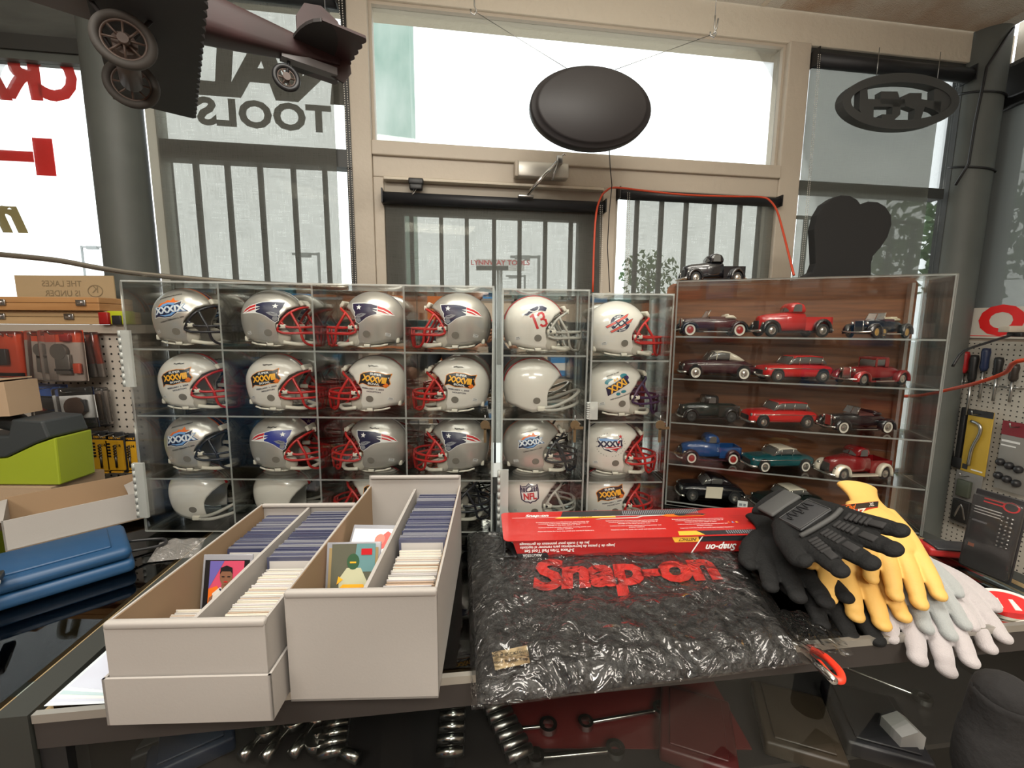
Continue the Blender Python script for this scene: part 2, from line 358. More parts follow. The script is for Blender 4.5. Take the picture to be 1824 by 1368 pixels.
grille('security_bars', 1.46, 2.28, .75, in_frame(MW,1500,388,.1).z, [sx_at(p) for p in (1428,1580,1620)], 'black bars and top rail in the window behind the black cutout')
# --- roller shades
CLOTH = fabric_shade('shade_cloth', .25, (.15,.15,.135)); CLOTHR = fabric_shade('shade_cloth_right', .19, (.16,.17,.155))
CLOTHD = fabric_shade('shade_cloth_dark', .07, (.17,.18,.17))
TUBEM = mat('shade_tube', (.014,.015,.018), .5)
def chain(mb, s, z0, z1, n, sw=.01):
    N = int((z0-z1)/.009)
    for i in range(N):
        z = z0-i*.009; x = s+sw*math.sin(i/N*3)
        mb.add([(x-.0022,n,z),(x,n-.0022,z),(x+.0022,n,z),(x,n+.0022,z),(x,n,z+.003),(x,n,z-.003)], [(0,1,4),(1,2,4),(2,3,4),(3,0,4),(1,0,5),(2,1,5),(3,2,5),(0,3,5)], WHITE)
def shade(s0, s1, zt, zb, n, r, lab, c0=.0, c1=.0, cloth=None, chains=(), tube=TUBEM, F=MW):
    g = empty('roller_shade', F @ T(s0, n, zt), lab, 'window shade'); W_ = s1-s0
    m = MB().cyl((0,0,-r), (W_,0,-r), r, tube, 20); m.build('roller', g)
    for bx in (-.006, W_): MB().box((bx,-r*1.1,-2*r), (bx+.006,r*1.1,.008), BLACK).build('bracket', g)
    MB().grid(lambda u, v: (c0+u*(W_-c0-c1), r*.6+.002*math.sin(u*9), -r-v*(zt-zb-r)), 12, 2, cloth or CLOTH).build('cloth', g)
    for cs in chains:
        m = MB(); chain(m, cs, -r, -(zt-1.15), -r-.006); m.build('bead_chain', g)
    return g
shade(-1.46, -.735, 2.80, 1.0, -.07, .032, 'grey mesh roller shade over the TOOLS lettering', .0, .035, chains=(.74, .752))
shade(-.577, .415, 2.036, .9, -.07, .025, 'grey mesh roller shade pulled down over the door', .004, .006, chains=(.965, .975))
shade(.492, 1.315, 2.098, .9, -.06, .022, 'grey mesh roller shade over the narrow window right of the door', .045, .01, chains=(.03,.04))
shade(1.44, 2.315, 2.765, 1.0, -.06, .032, 'grey mesh roller shade behind the black cutout and oval sign', .0, .125, CLOTHR, chains=(-.012,-.002))
# right side wall window with shade
def rw(px, py, n=0.): return in_frame(MRW, px, py, n)
m = MB(); m.box((-.06,0,2.60), (1.7,.05,2.82), CHAR, MRW).box((-.06,0,1.0), (.06,.05,2.8), CHAR, MRW).box((1.64,0,1.0), (1.7,.05,2.8), CHAR, MRW).box((.06,0,1.0), (1.64,.05,1.06), CHAR, MRW)
w6 = struct(m.build('window_6')); MB().box((.06,.02,1.06), (1.64,.026,2.8), GLASS, MRW).build('pane', w6)
shade(.0, 1.66, 2.63, 1.50, -.05, .03, 'wide dark grey roller shade on the right-hand wall', .0, .0, CLOTHD, F=MRW)
# --- outside
OUTG = mat('asphalt', (.55,.54,.50), .9); struct(MB().box((-40,2.6,-.3), (50,60,-.12), OUTG).build('ground'))
def lamp(x, y, h, d, lab):
    m = MB().cyl((0,0,-.1), (0,0,h), .07, mat('lamp_post', (.30,.31,.31), .6), 10).box((-.0 if d > 0 else -1.3,-.05,h-.12), (1.3 if d > 0 else 0,.05,h-.02), MATS['lamp_post'])
    m.box((.75*d-.35,-.12,h-.22), (.75*d+.35,.12,h-.02), MATS['lamp_post']); thing(m, 'street_lamp', T(x,y,0), lab, 'street lamp')
def out(px, py, Y): return at_y(px, py, Y)
p = out(960, 455, 20); lamp(p.x, 20, p.z, -1, 'grey street lamp beside the roadside shop sign')
p = out(567, 450, 22); lamp(p.x, 22, p.z, -1, 'grey street lamp seen through the shade left of the door')
p = out(145, 438, 30); lamp(p.x, 30, p.z, 1, 'faint street lamp beyond the left window with red letters')
p = out(935, 490, 30); lamp(p.x, 30, p.z, -1, 'faint farther street lamp under the roadside shop sign')
g = empty('shop_sign', T(out(890, 475, 18)), 'roadside shop sign on a pole seen through the door shade', 'sign')
a, b = out(848, 462, 18)-g.location, out(934, 482, 18)-g.location
SG = mat('sign_white', (.75,.72,.70), .5)
m = MB().box((a.x,-.1,b.z), (b.x,.1,a.z), SG); zc = (a.z+b.z)/2
add_text(m, 'LYNNWAY TOOLS', mat('sign_red', (.65,.02,.04), .5), T((a.x+b.x)/2,-.11,zc+.07), .27, sx=1.05, bold=.02)
m.box((a.x+.02,-.105,b.z), (.35,-.102,b.z+.17), CHAR); m.build('board', g)
MB().cyl((0,0,b.z), (0,0,-4.5), .12, STEEL, 10).build('pole', g)
LEAF = mat('leaves', (.05,.10,.04), .9, noise=(3,(.12,.18,.08),(1,1,1))); BARK = mat('bark', (.09,.07,.05), .9)
def tree(c, r, n, seed, lab):
    random.seed(seed); g = empty('tree', T(c.x, c.y, 0), lab, 'tree', 'trees outside'); m = MB()
    for i in range(n):
        a, u, q = random.uniform(0, 6.28), random.uniform(-1, 1), random.random()**.4*r
        p = Vector((math.cos(a)*math.sqrt(1-u*u)*q, math.sin(a)*math.sqrt(1-u*u)*q*.6, u*q*.8+c.z))
        k = random.uniform(.10, .2)*r*.6; A = Rm(random.uniform(0,6), random.uniform(0,6), 0)
        m.add([(-k,0,0),(0,-k*.5,0),(k,0,0),(0,k*.5,0)], [(0,1,2,3)], LEAF, T(p) @ A)
    m.build('crown', g)
    MB().tube([(0,0,-.3),(0.05,0,c.z*.6),(.0,0,c.z)], [.15,.1,.05], BARK, 8).build('trunk', g)
tree(out(1155, 490, 16), 1.1, 420, 2, 'leafy green tree seen through the narrow shade right of the door')
tree(out(1625, 440, 15), 2.2, 420, 3, 'dim green tree outside behind the black cutout')
tree(out(1790, 420, 12), 2.0, 420, 4, 'dim green tree outside beyond the right-hand wall shade')
tree(out(215, 510, 15), .7, 250, 5, 'small pale tree between the left column and the case')
p = out(690, 130, 7); g = MB().box((-.28,0,-p.z-.1), (.34,.3,3.2), mat('pale_green_post', (.20,.30,.25), .7, noise=(2,(.40,.46,.42),(1,1,.4))))
thing(g, 'sign_post', T(p), 'pale green painted post outside the clear top window', 'post')
# hanging signs inside
g = empty('hanging_sign', T(.283, 1.70, 2.254), 'black oval sign hanging on chains seen from behind', 'sign')
BKS = mat('sign_back', (.022,.019,.020), .5)
def oval(a, b, e=1.0): return [(a*math.cos(t), b*math.sin(t)) for t in [2*PI*i/64 for i in range(64)]]
prof = [(0,-.035),(.86,-.035),(.90,-.030),(.93,-.018),(.97,-.018),(1.0,-.01),(1.0,.02),(.95,.03),(0,.03)]
vs = []; 
for q, d in prof: vs += [(x*q, d, z*q) for x, z in oval(.226, .142)]
fs = [(i*64+k, i*64+(k+1) % 64, (i+1)*64+(k+1) % 64, (i+1)*64+k) for i in range(len(prof)-1) for k in range(64)]
MB().add(vs, fs, BKS, Rm(0, 0, R(5)), True).build('body', g)
for sx_, q in ((-1, (845, 20)), (1, (1272, 60))):
    hk = at_y(*q, 1.72); m = MB(); a = Vector((sx_*.085, 0, .135)); b = hk-g.location; N = 60
    m.tube([a, b], .0012, STEEL, 4); m.build('chain', g)
    m = MB(); h = hk; m.tube([(0,0,.06),(0,0,.02),(.008,0,.0),(0,0,-.012),(-.012,0,-.006),(-.014,0,.006)], .0028, STEEL, 6)
    if sx_ > 0: m.tube([(.012,0,.05),(.008,0,.02),(0,0,0)], .0028, STEEL, 6)
    m.tube([(0,0,.06),(0,.0,2.95-h.z)], .0015, STEEL, 6)
    thing(m, 'ceiling_hook', T(h), 'wire hook holding the %s chain of the black oval sign' % ('left' if sx_ < 0 else 'right'), 'hook')
m = MB(); m.tube([at_y(1085,266,1.71), at_y(1087,300,1.75), at_y(1090,330,1.8), at_y(1085,380,1.85), at_y(1082,440,1.9), at_y(1086,520,1.9)], .002, BLACK, 5)
tag(m.build('cable'), 'thin black wire dropping from the oval sign beside the door', 'cable')
# neon oval sign (seen from behind, against the right shade)
NG = mat('sign_grey', (.055,.058,.058), .6)
g = empty('neon_sign', MW @ T(1.815, -.16, 2.52), 'open oval sign with blocky letters hanging against the right shade', 'sign')
def ring(mb, a, b, a2, b2, d0, d1, m, cx=0., cz=0., off=(0,0)):
    o = oval(a, b); i_ = [(x+off[0], z+off[1]) for x, z in oval(a2, b2)]; n = 64
    vs = [(x,d0,z) for x,z in o]+[(x,d0,z) for x,z in i_]+[(x,d1,z) for x,z in o]+[(x,d1,z) for x,z in i_]; fs = []
    for k in range(n):
        j = (k+1) % n; fs += [(k,j,n+j,n+k),(2*n+k,3*n+k,3*n+j,2*n+j),(k,2*n+k,2*n+j,j),(n+k,n+j,3*n+j,3*n+k)]
    return mb.add(vs, fs, m, T(cx,0,cz) @ Rm(0, R(-4), 0), False)
ring(MB(), .315, .122, .27, .082, -.02, .02, NG, off=(.0,.0)).build('ring', g)
m = MB()
for poly in ([(-.20,.06),(-.17,.075),(-.16,.01),(.02,.01),(.02,-.02),(-.13,-.02),(-.13,-.08),(-.17,-.07),(-.2,-.03)], [(-.10,.04),(-.02,.04),(-.0,.0),(-.0,-.05),(-.03,-.075),(-.09,-.075),(-.09,-.05),(-.04,-.05),(-.04,-.01),(-.1,-.01)],
             [(.0,.02),(.04,.035),(.10,.035),(.10,.01),(.2,.0),(.2,-.04),(.12,-.02),(.1,-.08),(.07,-.08),(.07,-.03),(.0,-.01)], [(.16,.05),(.20,.06),(.255,.03),(.24,-.03),(.2,-.05),(.165,-.03)]):
    m.prism([(x*1.1, z*1.1) for x, z in poly], -.015, .015, NG, Rm(0, R(-4), 0))
m.build('letters', g)
m = MB().tube([(-.13,0,.11),(-.13,0,.23)], .0015, STEEL, 5).tube([(.2,0,.1),(.2,0,.24)], .0015, STEEL, 5); m.build('hanger', g)
# black two-lobed cutout standing on the car cabinet
pts = [(1420,498),(1441,486),(1447,470),(1446,440),(1444,410),(1450,385),(1462,365),(1478,354),(1492,350),(1508,351),(1520,358),(1526,366),(1540,361),(1556,362),(1570,370),(1580,385),(1581,402),(1574,424),(1562,442),(1548,458),(1545,472),(1545,498)]
yy = 1.75; P0 = at_y(1490, 498, yy); z0 = P0.z
m = MB().prism([(q.x-P0.x, q.z-P0.z) for q in [at_y(px, py, yy) for px, py in pts]][::-1], -.02, .02, mat('cutout_black', (.012,.012,.012), .9))
m.box((-.10,-.06,-.6), (.10,.06,0), MATS['cutout_black']); m.box((-.15,-.10,-1.6+.02), (.15,.10,-.55), MATS['cutout_black'])
thing(m, 'display_stand', T(P0.x, P0.y, P0.z), 'black two-lobed cutout stand in front of the right shade', 'display stand', bevel=.004)
ORC = mat('orange_cord', (.55,.06,.02), .5)
m = MB(); ptsc = [(1056,520),(1058,440),(1062,380),(1070,352),(1080,340),(1096,334),(1150,340),(1220,347),(1300,350),(1355,351),(1372,358),(1384,376),(1394,410),(1404,450),(1414,490)]
dd = [1.95,1.98,2.0,2.05,2.05,2.05,2.09,2.12,2.15,2.17,2.15,2.1,2.0,1.9,1.8]
def smooth(pts, k=3):
    pts = [Vector(p) for p in pts]; o = []
    for i in range(len(pts)-1):
        p0 = pts[max(i-1, 0)]; p1 = pts[i]; p2 = pts[i+1]; p3 = pts[min(i+2, len(pts)-1)]
        for j in range(k):
            t = j/k; o.append(.5*((2*p1)+(p2-p0)*t+(2*p0-5*p1+4*p2-p3)*t*t+(3*p1-p0-3*p2+p3)*t*t*t))
    return o+[pts[-1]]
m.tube(smooth([at_y(px, py, y-.02) for (px, py), y in zip(ptsc, dd)]), .0045, ORC, 8)
tag(m.build('extension_cord'), 'orange extension cord looped over the narrow shade beside the door', 'cord')
# ================================================================== counters
ZC = .97
TAN = mat('plywood_edge', (.46,.34,.18), .5, noise=(9,(.38,.26,.13),(1,6,1)))
RAILB = mat('dark_rail', (.035,.029,.026), .6); SEAL = mat('grey_strip', (.30,.33,.29), .4)
TOPG = clear('counter_glass', (.80,.84,.82), 1.45, 1.0)
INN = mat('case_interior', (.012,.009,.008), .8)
def counter(name, s0, s1, n0, n1, lab, left_post=True, shelf_z=.74):
    g = empty(name, MC @ T(s0, n0, 0), lab, 'display counter'); W_ = s1-s0; D = n1-n0
    MB().box((.012,.012,ZC-.008), (W_-.012,D,ZC-.0005), TOPG).build('glass_top', g)
    m = MB().box((0,-.002,ZC-.05), (W_,.012,ZC-.012), RAILB).box((0,-.004,ZC-.012), (W_,.004,ZC), mat('metal_edge', (.55,.53,.48), .35, .8))
    m.box((0,.004,ZC-.012), (W_,.040,ZC-.0085), TAN).box((0,.040,ZC-.012), (W_,.065,ZC-.0085), SEAL)
    m.build('front_rail', g)
    if s0 < -1: MB().box((W_-.022,.066,ZC-.012), (W_,D,ZC-.0085), TAN).build('side_strip', g)
    MB().box((0,.0,.08), (W_,.006,ZC-.05), clear('front_glass', (.93,.94,.93), 1.3, .06)).build('front_glass', g)
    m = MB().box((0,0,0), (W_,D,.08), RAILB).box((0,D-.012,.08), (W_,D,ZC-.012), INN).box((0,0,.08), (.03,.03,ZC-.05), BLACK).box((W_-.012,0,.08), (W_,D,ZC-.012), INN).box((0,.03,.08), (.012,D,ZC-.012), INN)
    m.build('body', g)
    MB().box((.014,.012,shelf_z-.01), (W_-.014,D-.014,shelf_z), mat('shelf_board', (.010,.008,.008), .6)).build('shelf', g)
    return g
counter('display_counter', .0, 1.62, 0, .66, 'glass-topped display counter running under the cases and boxes')
counter('display_counter', -1.5, -.045, 0, .66, 'glass-topped display counter at the left, beyond the black divider strip')
m = MB().box((-.043,-.006,.0), (-.002,.655,ZC+.002), mat('divider_black', (.028,.030,.026), .55), MC)
o = m.build('divider_strip'); o.matrix_world = Matrix(); tag(o, 'long black metal strip between the two glass counters', 'trim strip')
# rear ledge on which the back row stands
m = MB().box((-1.5,.662,0), (1.62,.80,ZC), mat('ledge_dark', (.03,.026,.024), .6), MC); tag(m.build('back_ledge'), 'dark ledge behind the glass counters', 'ledge')

# ================================================================== acrylic helmet cases
MIRROR = mat('mirror', (.72,.72,.70), .01, 1)
def pane(mb, a, b, thin): mb.box(a, b, ACR, m_edge=ACRE, thin=thin)
BRASS = mat('key_brass', (.22,.16,.09), .35, .8)
def helmet_case(M, W_, zs, Ht, D, cols, lab, hinges, lockx):
    g = empty('acrylic_case', M, lab, 'display case'); t = .004
    m = MB(); pane(m, (0,0,0), (t,D,Ht), 0); m.build('side_panel', g)
    m = MB(); pane(m, (W_-t,0,0), (W_,D,Ht), 0); m.build('side_panel', g)
    m = MB(); pane(m, (0,0,Ht-t), (W_,D,Ht), 2); m.build('top_panel', g)
    m = MB(); pane(m, (0,0,0), (W_,D,t), 2); m.build('base_panel', g)
    for z in zs:
        m = MB(); pane(m, (t,.004,z-t), (W_-t,D-t,z), 2); m.build('shelf', g)
    for x in cols:
        m = MB(); pane(m, (x-t/2,.006,t), (x+t/2,D-t,Ht-t), 0); m.build('divider', g)
    MB().box((t,D-t,t), (W_-t,D,Ht-t), MIRROR).build('mirror_back', g)
    m = MB(); pane(m, (.003,-.006,.004), (W_-.003,-.002,Ht-.004), 1); d = m.build('door', g)
    for z0, z1 in hinges:
        m = MB(); m.box((-.006,-.012,z0), (.018,-.006,z1), ACRE)
        for k in range(8): m.cyl((-.004,-.010,z0+(z1-z0)*k/8+.001), (-.004,-.010,z0+(z1-z0)*(k+.9)/8), .004, ACRE, 8)
        m.build('hinge', g)
    m = MB().cyl((lockx,-.004,.268), (lockx,-.022,.268), .0085, CHROME, 20).box((lockx-.008,-.034,.262), (lockx+.012,-.032,.268), BRASS)
    m.build('lock', g)
    return g
HC1 = T(-.857, .953, ZC+.0075) @ Rm(0, R(.45), R(1.2)); Z1 = (.430,.279,.130)
helmet_case(HC1, .812, Z1, .578, .155, (.2045,.409,.611), 'large clear acrylic case with sixteen mini football helmets', ((.345,.47),(.04,.17)), .795)
HC2 = T(-.026, .968, ZC+.002) @ Rm(0, R(.3), R(2)); helmet_case(HC2, .196, (.425,.278,.130), .572, .155, (), 'narrow clear acrylic case, middle one, with the number 13 helmet on top', ((.02,.16),), .172)
HC3 = T(.178, .975, ZC+.0005) @ Rm(0, 0, R(2)); helmet_case(HC3, .186, (.415,.272,.126), .565, .155, (), 'narrow clear acrylic case beside the wooden car cabinet', ((.28,.32),), .165)
def key(p, lab, lo=True):
    m = MB().cyl((0,-.001,0), (0,.001,0), .0105, BRASS, 20).box((-.003,-.001,-.04), (.003,.001,-.008), BRASS).tube([(0,0,.008),(0,0,.022)], .001, STEEL, 5)
    thing(m, 'key', T(p), lab, 'key')
key(at_y(1024,757,.945), 'brass key hanging from the lock of the middle narrow case')
key(at_y(1176,757,.945), 'brass key hanging from the lock of the case beside the wood cabinet')
key(at_y(864,757,.93), 'brass key hanging from the lock of the large helmet case')
# bent metal strip lying over the case tops
m = MB(); pts = smooth([at_y(-60,448,1.0), at_y(40,457,1.0), at_y(110,465,1.0), at_y(180,478,1.0), at_y(260,489,1.0), at_y(400,501,1.0), at_y(520,508,1.005), at_y(620,513,1.01)], 4)
m.tube(pts, [.006]*len(pts), mat('strip_metal', (.42,.39,.33), .25, .9), 8); tag(m.build('metal_strip'), 'thin bent metal strip lying across the top of the large helmet case', 'metal strip')
# ================================================================== wooden car cabinet
WOOD = mat('oak_panel', (.17,.060,.018), .4, noise=(14,(.10,.034,.011),(.6,1,9)), coat=.15)
WOODE = mat('oak_edge', (.36,.16,.05), .4, noise=(4,(.28,.12,.035),(6,6,1)))
CA = R(-18.9); pr = at_z(1641, 957, ZC); W5 = .575
MCAR = T(pr.x-W5*math.cos(CA), pr.y-W5*math.sin(CA), ZC) @ Matrix.Rotation(CA, 4, 'Z')
CH = .612; CD = .125
g = empty('car_cabinet', MCAR, 'oak-backed cabinet with acrylic front holding model cars', 'display cabinet')
def rrect(x0, z0, x1, z1, r, n=6):
    o = []
    for cx, cz, a0 in ((x1-r,z0+r,-90),(x1-r,z1-r,0),(x0+r,z1-r,90),(x0+r,z0+r,180)):
        for k in range(n+1): a = R(a0+90*k/n); o.append((cx+r*math.cos(a), cz+r*math.sin(a)))
    return o
MB().prism(rrect(-.022, 0, W5-.012, CH+.004, .02), CD, CD+.03, WOOD, m_side=WOODE).build('back_panel', g)
MB().prism(rrect(-.022, .0, W5-.012, CH+.004, .02), CD+.032, CD+.10, WOODE).build('back_box', g)
m = MB(); t = .004
for a, b, th in (((0,0,0),(t,CD,CH),0), ((W5-t,0,0),(W5,CD,CH),0), ((0,0,CH-t),(W5,CD,CH),2)):
    mm = MB(); pane(mm, a, b, th); mm.build('side_panel' if th == 0 else 'top_panel', g)
mm = MB(); pane(mm, (0,-.004,0), (W5,0,CH), 1); mm.build('front_panel', g)
CZ = (.468,.355,.235,.118,.010)
for z in CZ: mm = MB(); pane(mm, (t,.002,z-.004), (W5-t,CD-.001,z), 2); mm.build('shelf', g)
MB().box((W5-.035,CD-.025,.0), (W5-.028,CD-.004,CH-.01), mat('metal_post', (.75,.75,.72), .2, .9)).build('corner_post', g)
# ================================================================== mini helmets
HA, HB, HCc, HZ = .062, .049, .060, .062
def h_r(z): return (math.sqrt(max(0, 1-((z-HZ)/HCc)**2)) if z > HZ else 1-.24*((HZ-z)/HCc)**2)
def shell_y(x, z, sgn, off=.0004):
    r = h_r(z); q = max(0, r*r-(x/HA)**2); return sgn*(HB*math.sqrt(q)+off)
def h_pt(phi, tau, grow=0.0):
    if tau > 0: z = HZ+(HCc+grow)*math.sin(tau); r = math.cos(tau)
    else: z = HZ+HCc*tau; r = 1-.24*tau*tau
    x = (HA+grow)*r*math.cos(phi); y = (HB+grow)*r*math.sin(phi)
    if z < .052:
        a = abs(math.degrees(phi)); wgt = max(0, 1-abs(a-76)/42.); x += .30*(.052-z)*wgt
    return Vector((x, y, z))
def edge_z(a, old):
    P = ([(0,.088),(30,.086),(50,.079),(66,.060),(72,.050),(74.5,.040),(76,.006),(100,.008),(125,.014),(180,.016)] if not old else
         [(0,.083),(30,.080),(48,.070),(60,.056),(66,.044),(69,.030),(71,.009),(100,.004),(130,.016),(180,.022)])
    for (a0, z0), (a1, z1) in zip(P, P[1:]):
        if a <= a1: t = (a-a0)/(a1-a0); return z0+(z1-z0)*t
    return P[-1][1]
_shell = {}
def shell_geo(old):
    if old in _shell: return _shell[old]
    ang = sorted(set([i*5. for i in range(37)]+[61,63,64.5,66,67,68,69,70,71,72,73,74,74.5,75,75.5,76,77,78.]))
    ang = [-a for a in ang[::-1] if 0 < a < 180]+ang
    M = 22; vs = []; n = len(ang)
    for j in range(M+1):
        for a in ang:
            zb = edge_z(abs(a), old); tb = math.asin((zb-HZ)/HCc) if zb > HZ else (zb-HZ)/HCc
            vs.append(h_pt(R(a), tb+(PI/2-tb)*(j/M)**.92))
    fs = [(j*n+k, j*n+(k+1) % n, (j+1)*n+(k+1) % n, (j+1)*n+k) for j in range(M) for k in range(n)]
    _shell[old] = (vs, fs); return _shell[old]
def sliced(vs, fs, step):
    bm = bmesh.new(); vv = [bm.verts.new((x, y, 0)) for x, y in vs]
    for f in fs:
        try: bm.faces.new([vv[i] for i in f])
        except ValueError: pass
    bmesh.ops.triangulate(bm, faces=bm.faces[:])
    for ax in (0, 1):
        lo = min(v.co[ax] for v in bm.verts); hi = max(v.co[ax] for v in bm.verts); c = math.floor(lo/step)*step+step
        while c < hi:
            no = (1,0,0) if ax == 0 else (0,1,0); co = (c,0,0) if ax == 0 else (0,c,0)
            bmesh.ops.bisect_plane(bm, geom=bm.verts[:]+bm.edges[:]+bm.faces[:], plane_co=co, plane_no=no); c += step
    bm.verts.index_update(); o = ([tuple(v.co[:2]) for v in bm.verts], [[v.index for v in f.verts] for f in bm.faces]); bm.free(); return o
def col(name, c, rough=.35): return mat('decal_'+name, c, rough)
NAVY = col('navy', (.010,.012,.045)); DRED = col('red', (.50,.015,.02)); DWH = col('white', (.72,.72,.70)); DBK = col('black', (.01,.01,.012))
DGR = col('grey', (.22,.23,.25)); DYE = col('yellow', (.85,.42,.03)); DOR = col('orange', (.72,.15,.015)); DBL = col('light_blue', (.16,.33,.62)); DTE = col('teal', (.02,.20,.25)); ROYAL = col('royal', (.02,.035,.25))
class Decal:
    """flat artwork in millimetres, wrapped on to the side of the shell"""
    def __init__(s): s.L = []
    def poly(s, pts, m, lay=1): s.L.append((pts, [tuple(range(len(pts)))], m, lay)); return s
    def text(s, body, size, x, y, m, lay=3, rot=0, bold=.02, sx=1., shear=0., spacing=1.):
        vs, fs = text_geo(body, size, bold=bold, sx=sx, shear=shear, spacing=spacing); c, q = math.cos(R(rot)), math.sin(R(rot))
        s.L.append(([(x+a*c-b*q, y+a*q+b*c) for a, b in vs], fs, m, lay)); return s
    def circ(s, x, y, rx, ry, m, lay=1, rot=0, n=24):
        c, q = math.cos(R(rot)), math.sin(R(rot))
        return s.poly([(x+rx*math.cos(t)*c-ry*math.sin(t)*q, y+rx*math.cos(t)*q+ry*math.sin(t)*c) for t in [2*PI*k/n for k in range(n)]], m, lay)
    def star(s, x, y, r, m, lay=4):
        return s.poly([(x+(r if k % 2 == 0 else r*.42)*math.sin(PI*k/5), y+(r if k % 2 == 0 else r*.42)*math.cos(PI*k/5)) for k in range(10)], m, lay)
    def line(s, pts, wd, m, lay=3):
        for a, b in zip(pts, pts[1:]):
            dx, dy = b[0]-a[0], b[1]-a[1]; l = math.hypot(dx, dy) or 1; nx, ny = -dy/l*wd/2, dx/l*wd/2; ex, ey = dx/l*wd*.4, dy/l*wd*.4
            s.L.append(([(a[0]+nx-ex, a[1]+ny-ey), (b[0]+nx+ex, b[1]+ny+ey), (b[0]-nx+ex, b[1]-ny+ey), (a[0]-nx-ex, a[1]-ny-ey)], [(0,1,2,3)], m, lay))
        return s
def grow(pts, d):
    n = len(pts); A = sum(pts[i][0]*pts[(i+1) % n][1]-pts[(i+1) % n][0]*pts[i][1] for i in range(n)); sg = 1 if A > 0 else -1; o = []
    for i in range(n):
        a, b, c = pts[i-1], pts[i], pts[(i+1) % n]
        n1 = Vector((b[1]-a[1], a[0]-b[0])).normalized()*sg; n2 = Vector((c[1]-b[1], b[0]-c[0])).normalized()*sg
        v = (n1+n2); v = v/max(.55, v.dot(n1)) if v.length > .01 else n1; o.append((b[0]+v.x*d, b[1]+v.y*d))
    return o
def px2mm(pts, cx, cy, k): return [((x-cx)*k, (cy-y)*k) for x, y in pts]
def d_flying(BC=None):
    BC = BC or NAVY; d = Decal(); k = .172; P = lambda l: px2mm(l, 455, 1145, k)
    body = P([(410,1078),(470,1062),(530,1058),(648,1066),(636,1115),(612,1150),(614,1180),(602,1192),(606,1212),(596,1222),(598,1240),(572,1258),(540,1232),(500,1196),(455,1172),(410,1158)])
    d.poly(grow(P([(264,1166),(300,1126),(345,1098),(410,1078),(470,1062),(530,1058),(648,1066),(636,1115),(612,1150),(614,1180),(602,1192),(606,1212),(596,1222),(598,1240),(572,1258),(540,1232),(500,1196),(455,1172),(400,1160),(330,1160)]), 1.0), DWH, 1)
    d.poly(body, BC, 2); d.poly(P([(264,1164),(300,1124),(345,1098),(408,1079),(406,1102),(350,1118)]), DRED, 2).poly(P([(300,1160),(350,1128),(404,1112),(402,1130),(352,1144)]), DRED, 2)
    d.poly(P([(408,1100),(450,1104),(420,1112),(405,1112)]), DWH, 3).poly(P([(404,1130),(450,1122),(410,1144),(370,1152)]), DWH, 3)
    d.star(*P([(578,1100)])[0], 4.6, DWH, 4)
    d.poly(P([(500,1160),(545,1155),(590,1170),(604,1196),(590,1200),(600,1216),(590,1224),(592,1236),(572,1250),(548,1228),(560,1200),(530,1185)]), DGR, 3)
    d.line(P([(540,1165),(560,1178),(585,1176)]), .9, NAVY, 4).line(P([(556,1200),(572,1206),(586,1204)]), .7, NAVY, 4); return d
def d_39():
    d = Decal(); sh = [(-26,-9),(-20,8),(-12,6),(0,12),(12,10),(21,13),(19,5),(29,-6),(14,-5),(4,-11),(-8,-11),(-18,-8)]
    d.poly(grow(sh, 1.0), DWH, 1).poly(sh, NAVY, 2).poly([(-18,8),(-12,14),(-4,15),(0,18),(5,16),(9,21),(12,15),(18,14),(8,11),(-4,11)], DOR, 2).poly([(-15,7),(-8,12),(2,13.5),(12,11.5),(10,8),(0,10),(-10,6)], DBL, 3)
    d.poly([(-17,-6),(-6,-9.5),(4,-9.5),(12,-4),(22,-3.5),(10,-1.5),(2,-6.5),(-8,-7)], DBL, 3)
    d.text('XXXIX', 15, 1, 1, DWH, 5, bold=.03, sx=1.0).text('XXXIX', 15, 1, 1, DBL, 4, bold=.075, sx=1.0).text('JACKSONVILLE FLORIDA', 3.2, 2, 24, DBK, 2, rot=6).text('SUNDAY FEBRUARY 6, 2005', 3.2, 2, -16, DBK, 2, rot=6); return d
def d_38():
    d = Decal(); sh = [(-24,3),(-20,7),(-10,11),(4,12),(16,10),(24,12),(22,2),(25,-5),(20,-12),(8,-11),(-6,-13),(-18,-10),(-24,-14),(-23,-6)]
    d.poly(grow(sh, .9), DOR, 1).poly(grow(sh, .4), DYE, 2).poly(sh, DBK, 3).text('XXXVIII', 14, 0, -1, DYE, 5, bold=.045, sx=.86, spacing=.9).text('SUPER', 5, 0, 8, DWH, 4, bold=.03, sx=1.3).text('BOWL', 5, 0, -9, DWH, 4, bold=.03, sx=1.3)
    d.poly([(14,-9),(20,-4),(24,-9),(18,-12)], DOR, 4).star(21, 5, 1.4, DWH, 4)
    d.text('FEBRUARY 1, 2004', 3.8, 0, -18, NAVY, 2, bold=.02, rot=3, sx=1.15).text('HOUSTON', 3.8, 2, -23, NAVY, 2, bold=.02, rot=3, sx=1.2); return d
def d_13b():
    d = Decal(); h = [(-21,0),(-14,2),(-6,8),(6,11),(16,10),(24,4),(20,-2),(12,1),(2,3),(-8,0),(-14,-3)]
    d.poly(grow(h, .8), DWH, 1).poly(h, NAVY, 2).line([(-24,-3),(-16,4),(-10,7),(-6,4),(0,2),(6,3),(10,7),(10,12)], 1.6, DWH, 4)
    d.line([(-9,-6),(-5,-4)], 4, DRED, 2).line([(-5,-4),(-2.2,-30)], 4.6, DRED, 2)
    d.line([(4.5,-6),(7,-3.5),(12,-3.5),(14,-6),(14,-12),(11,-15),(8,-15.5)], 4, DRED, 2).line([(11,-15),(15.5,-18),(16,-25),(13,-28.5),(8,-28.5),(5.5,-25.5)], 4, DRED, 2); return d
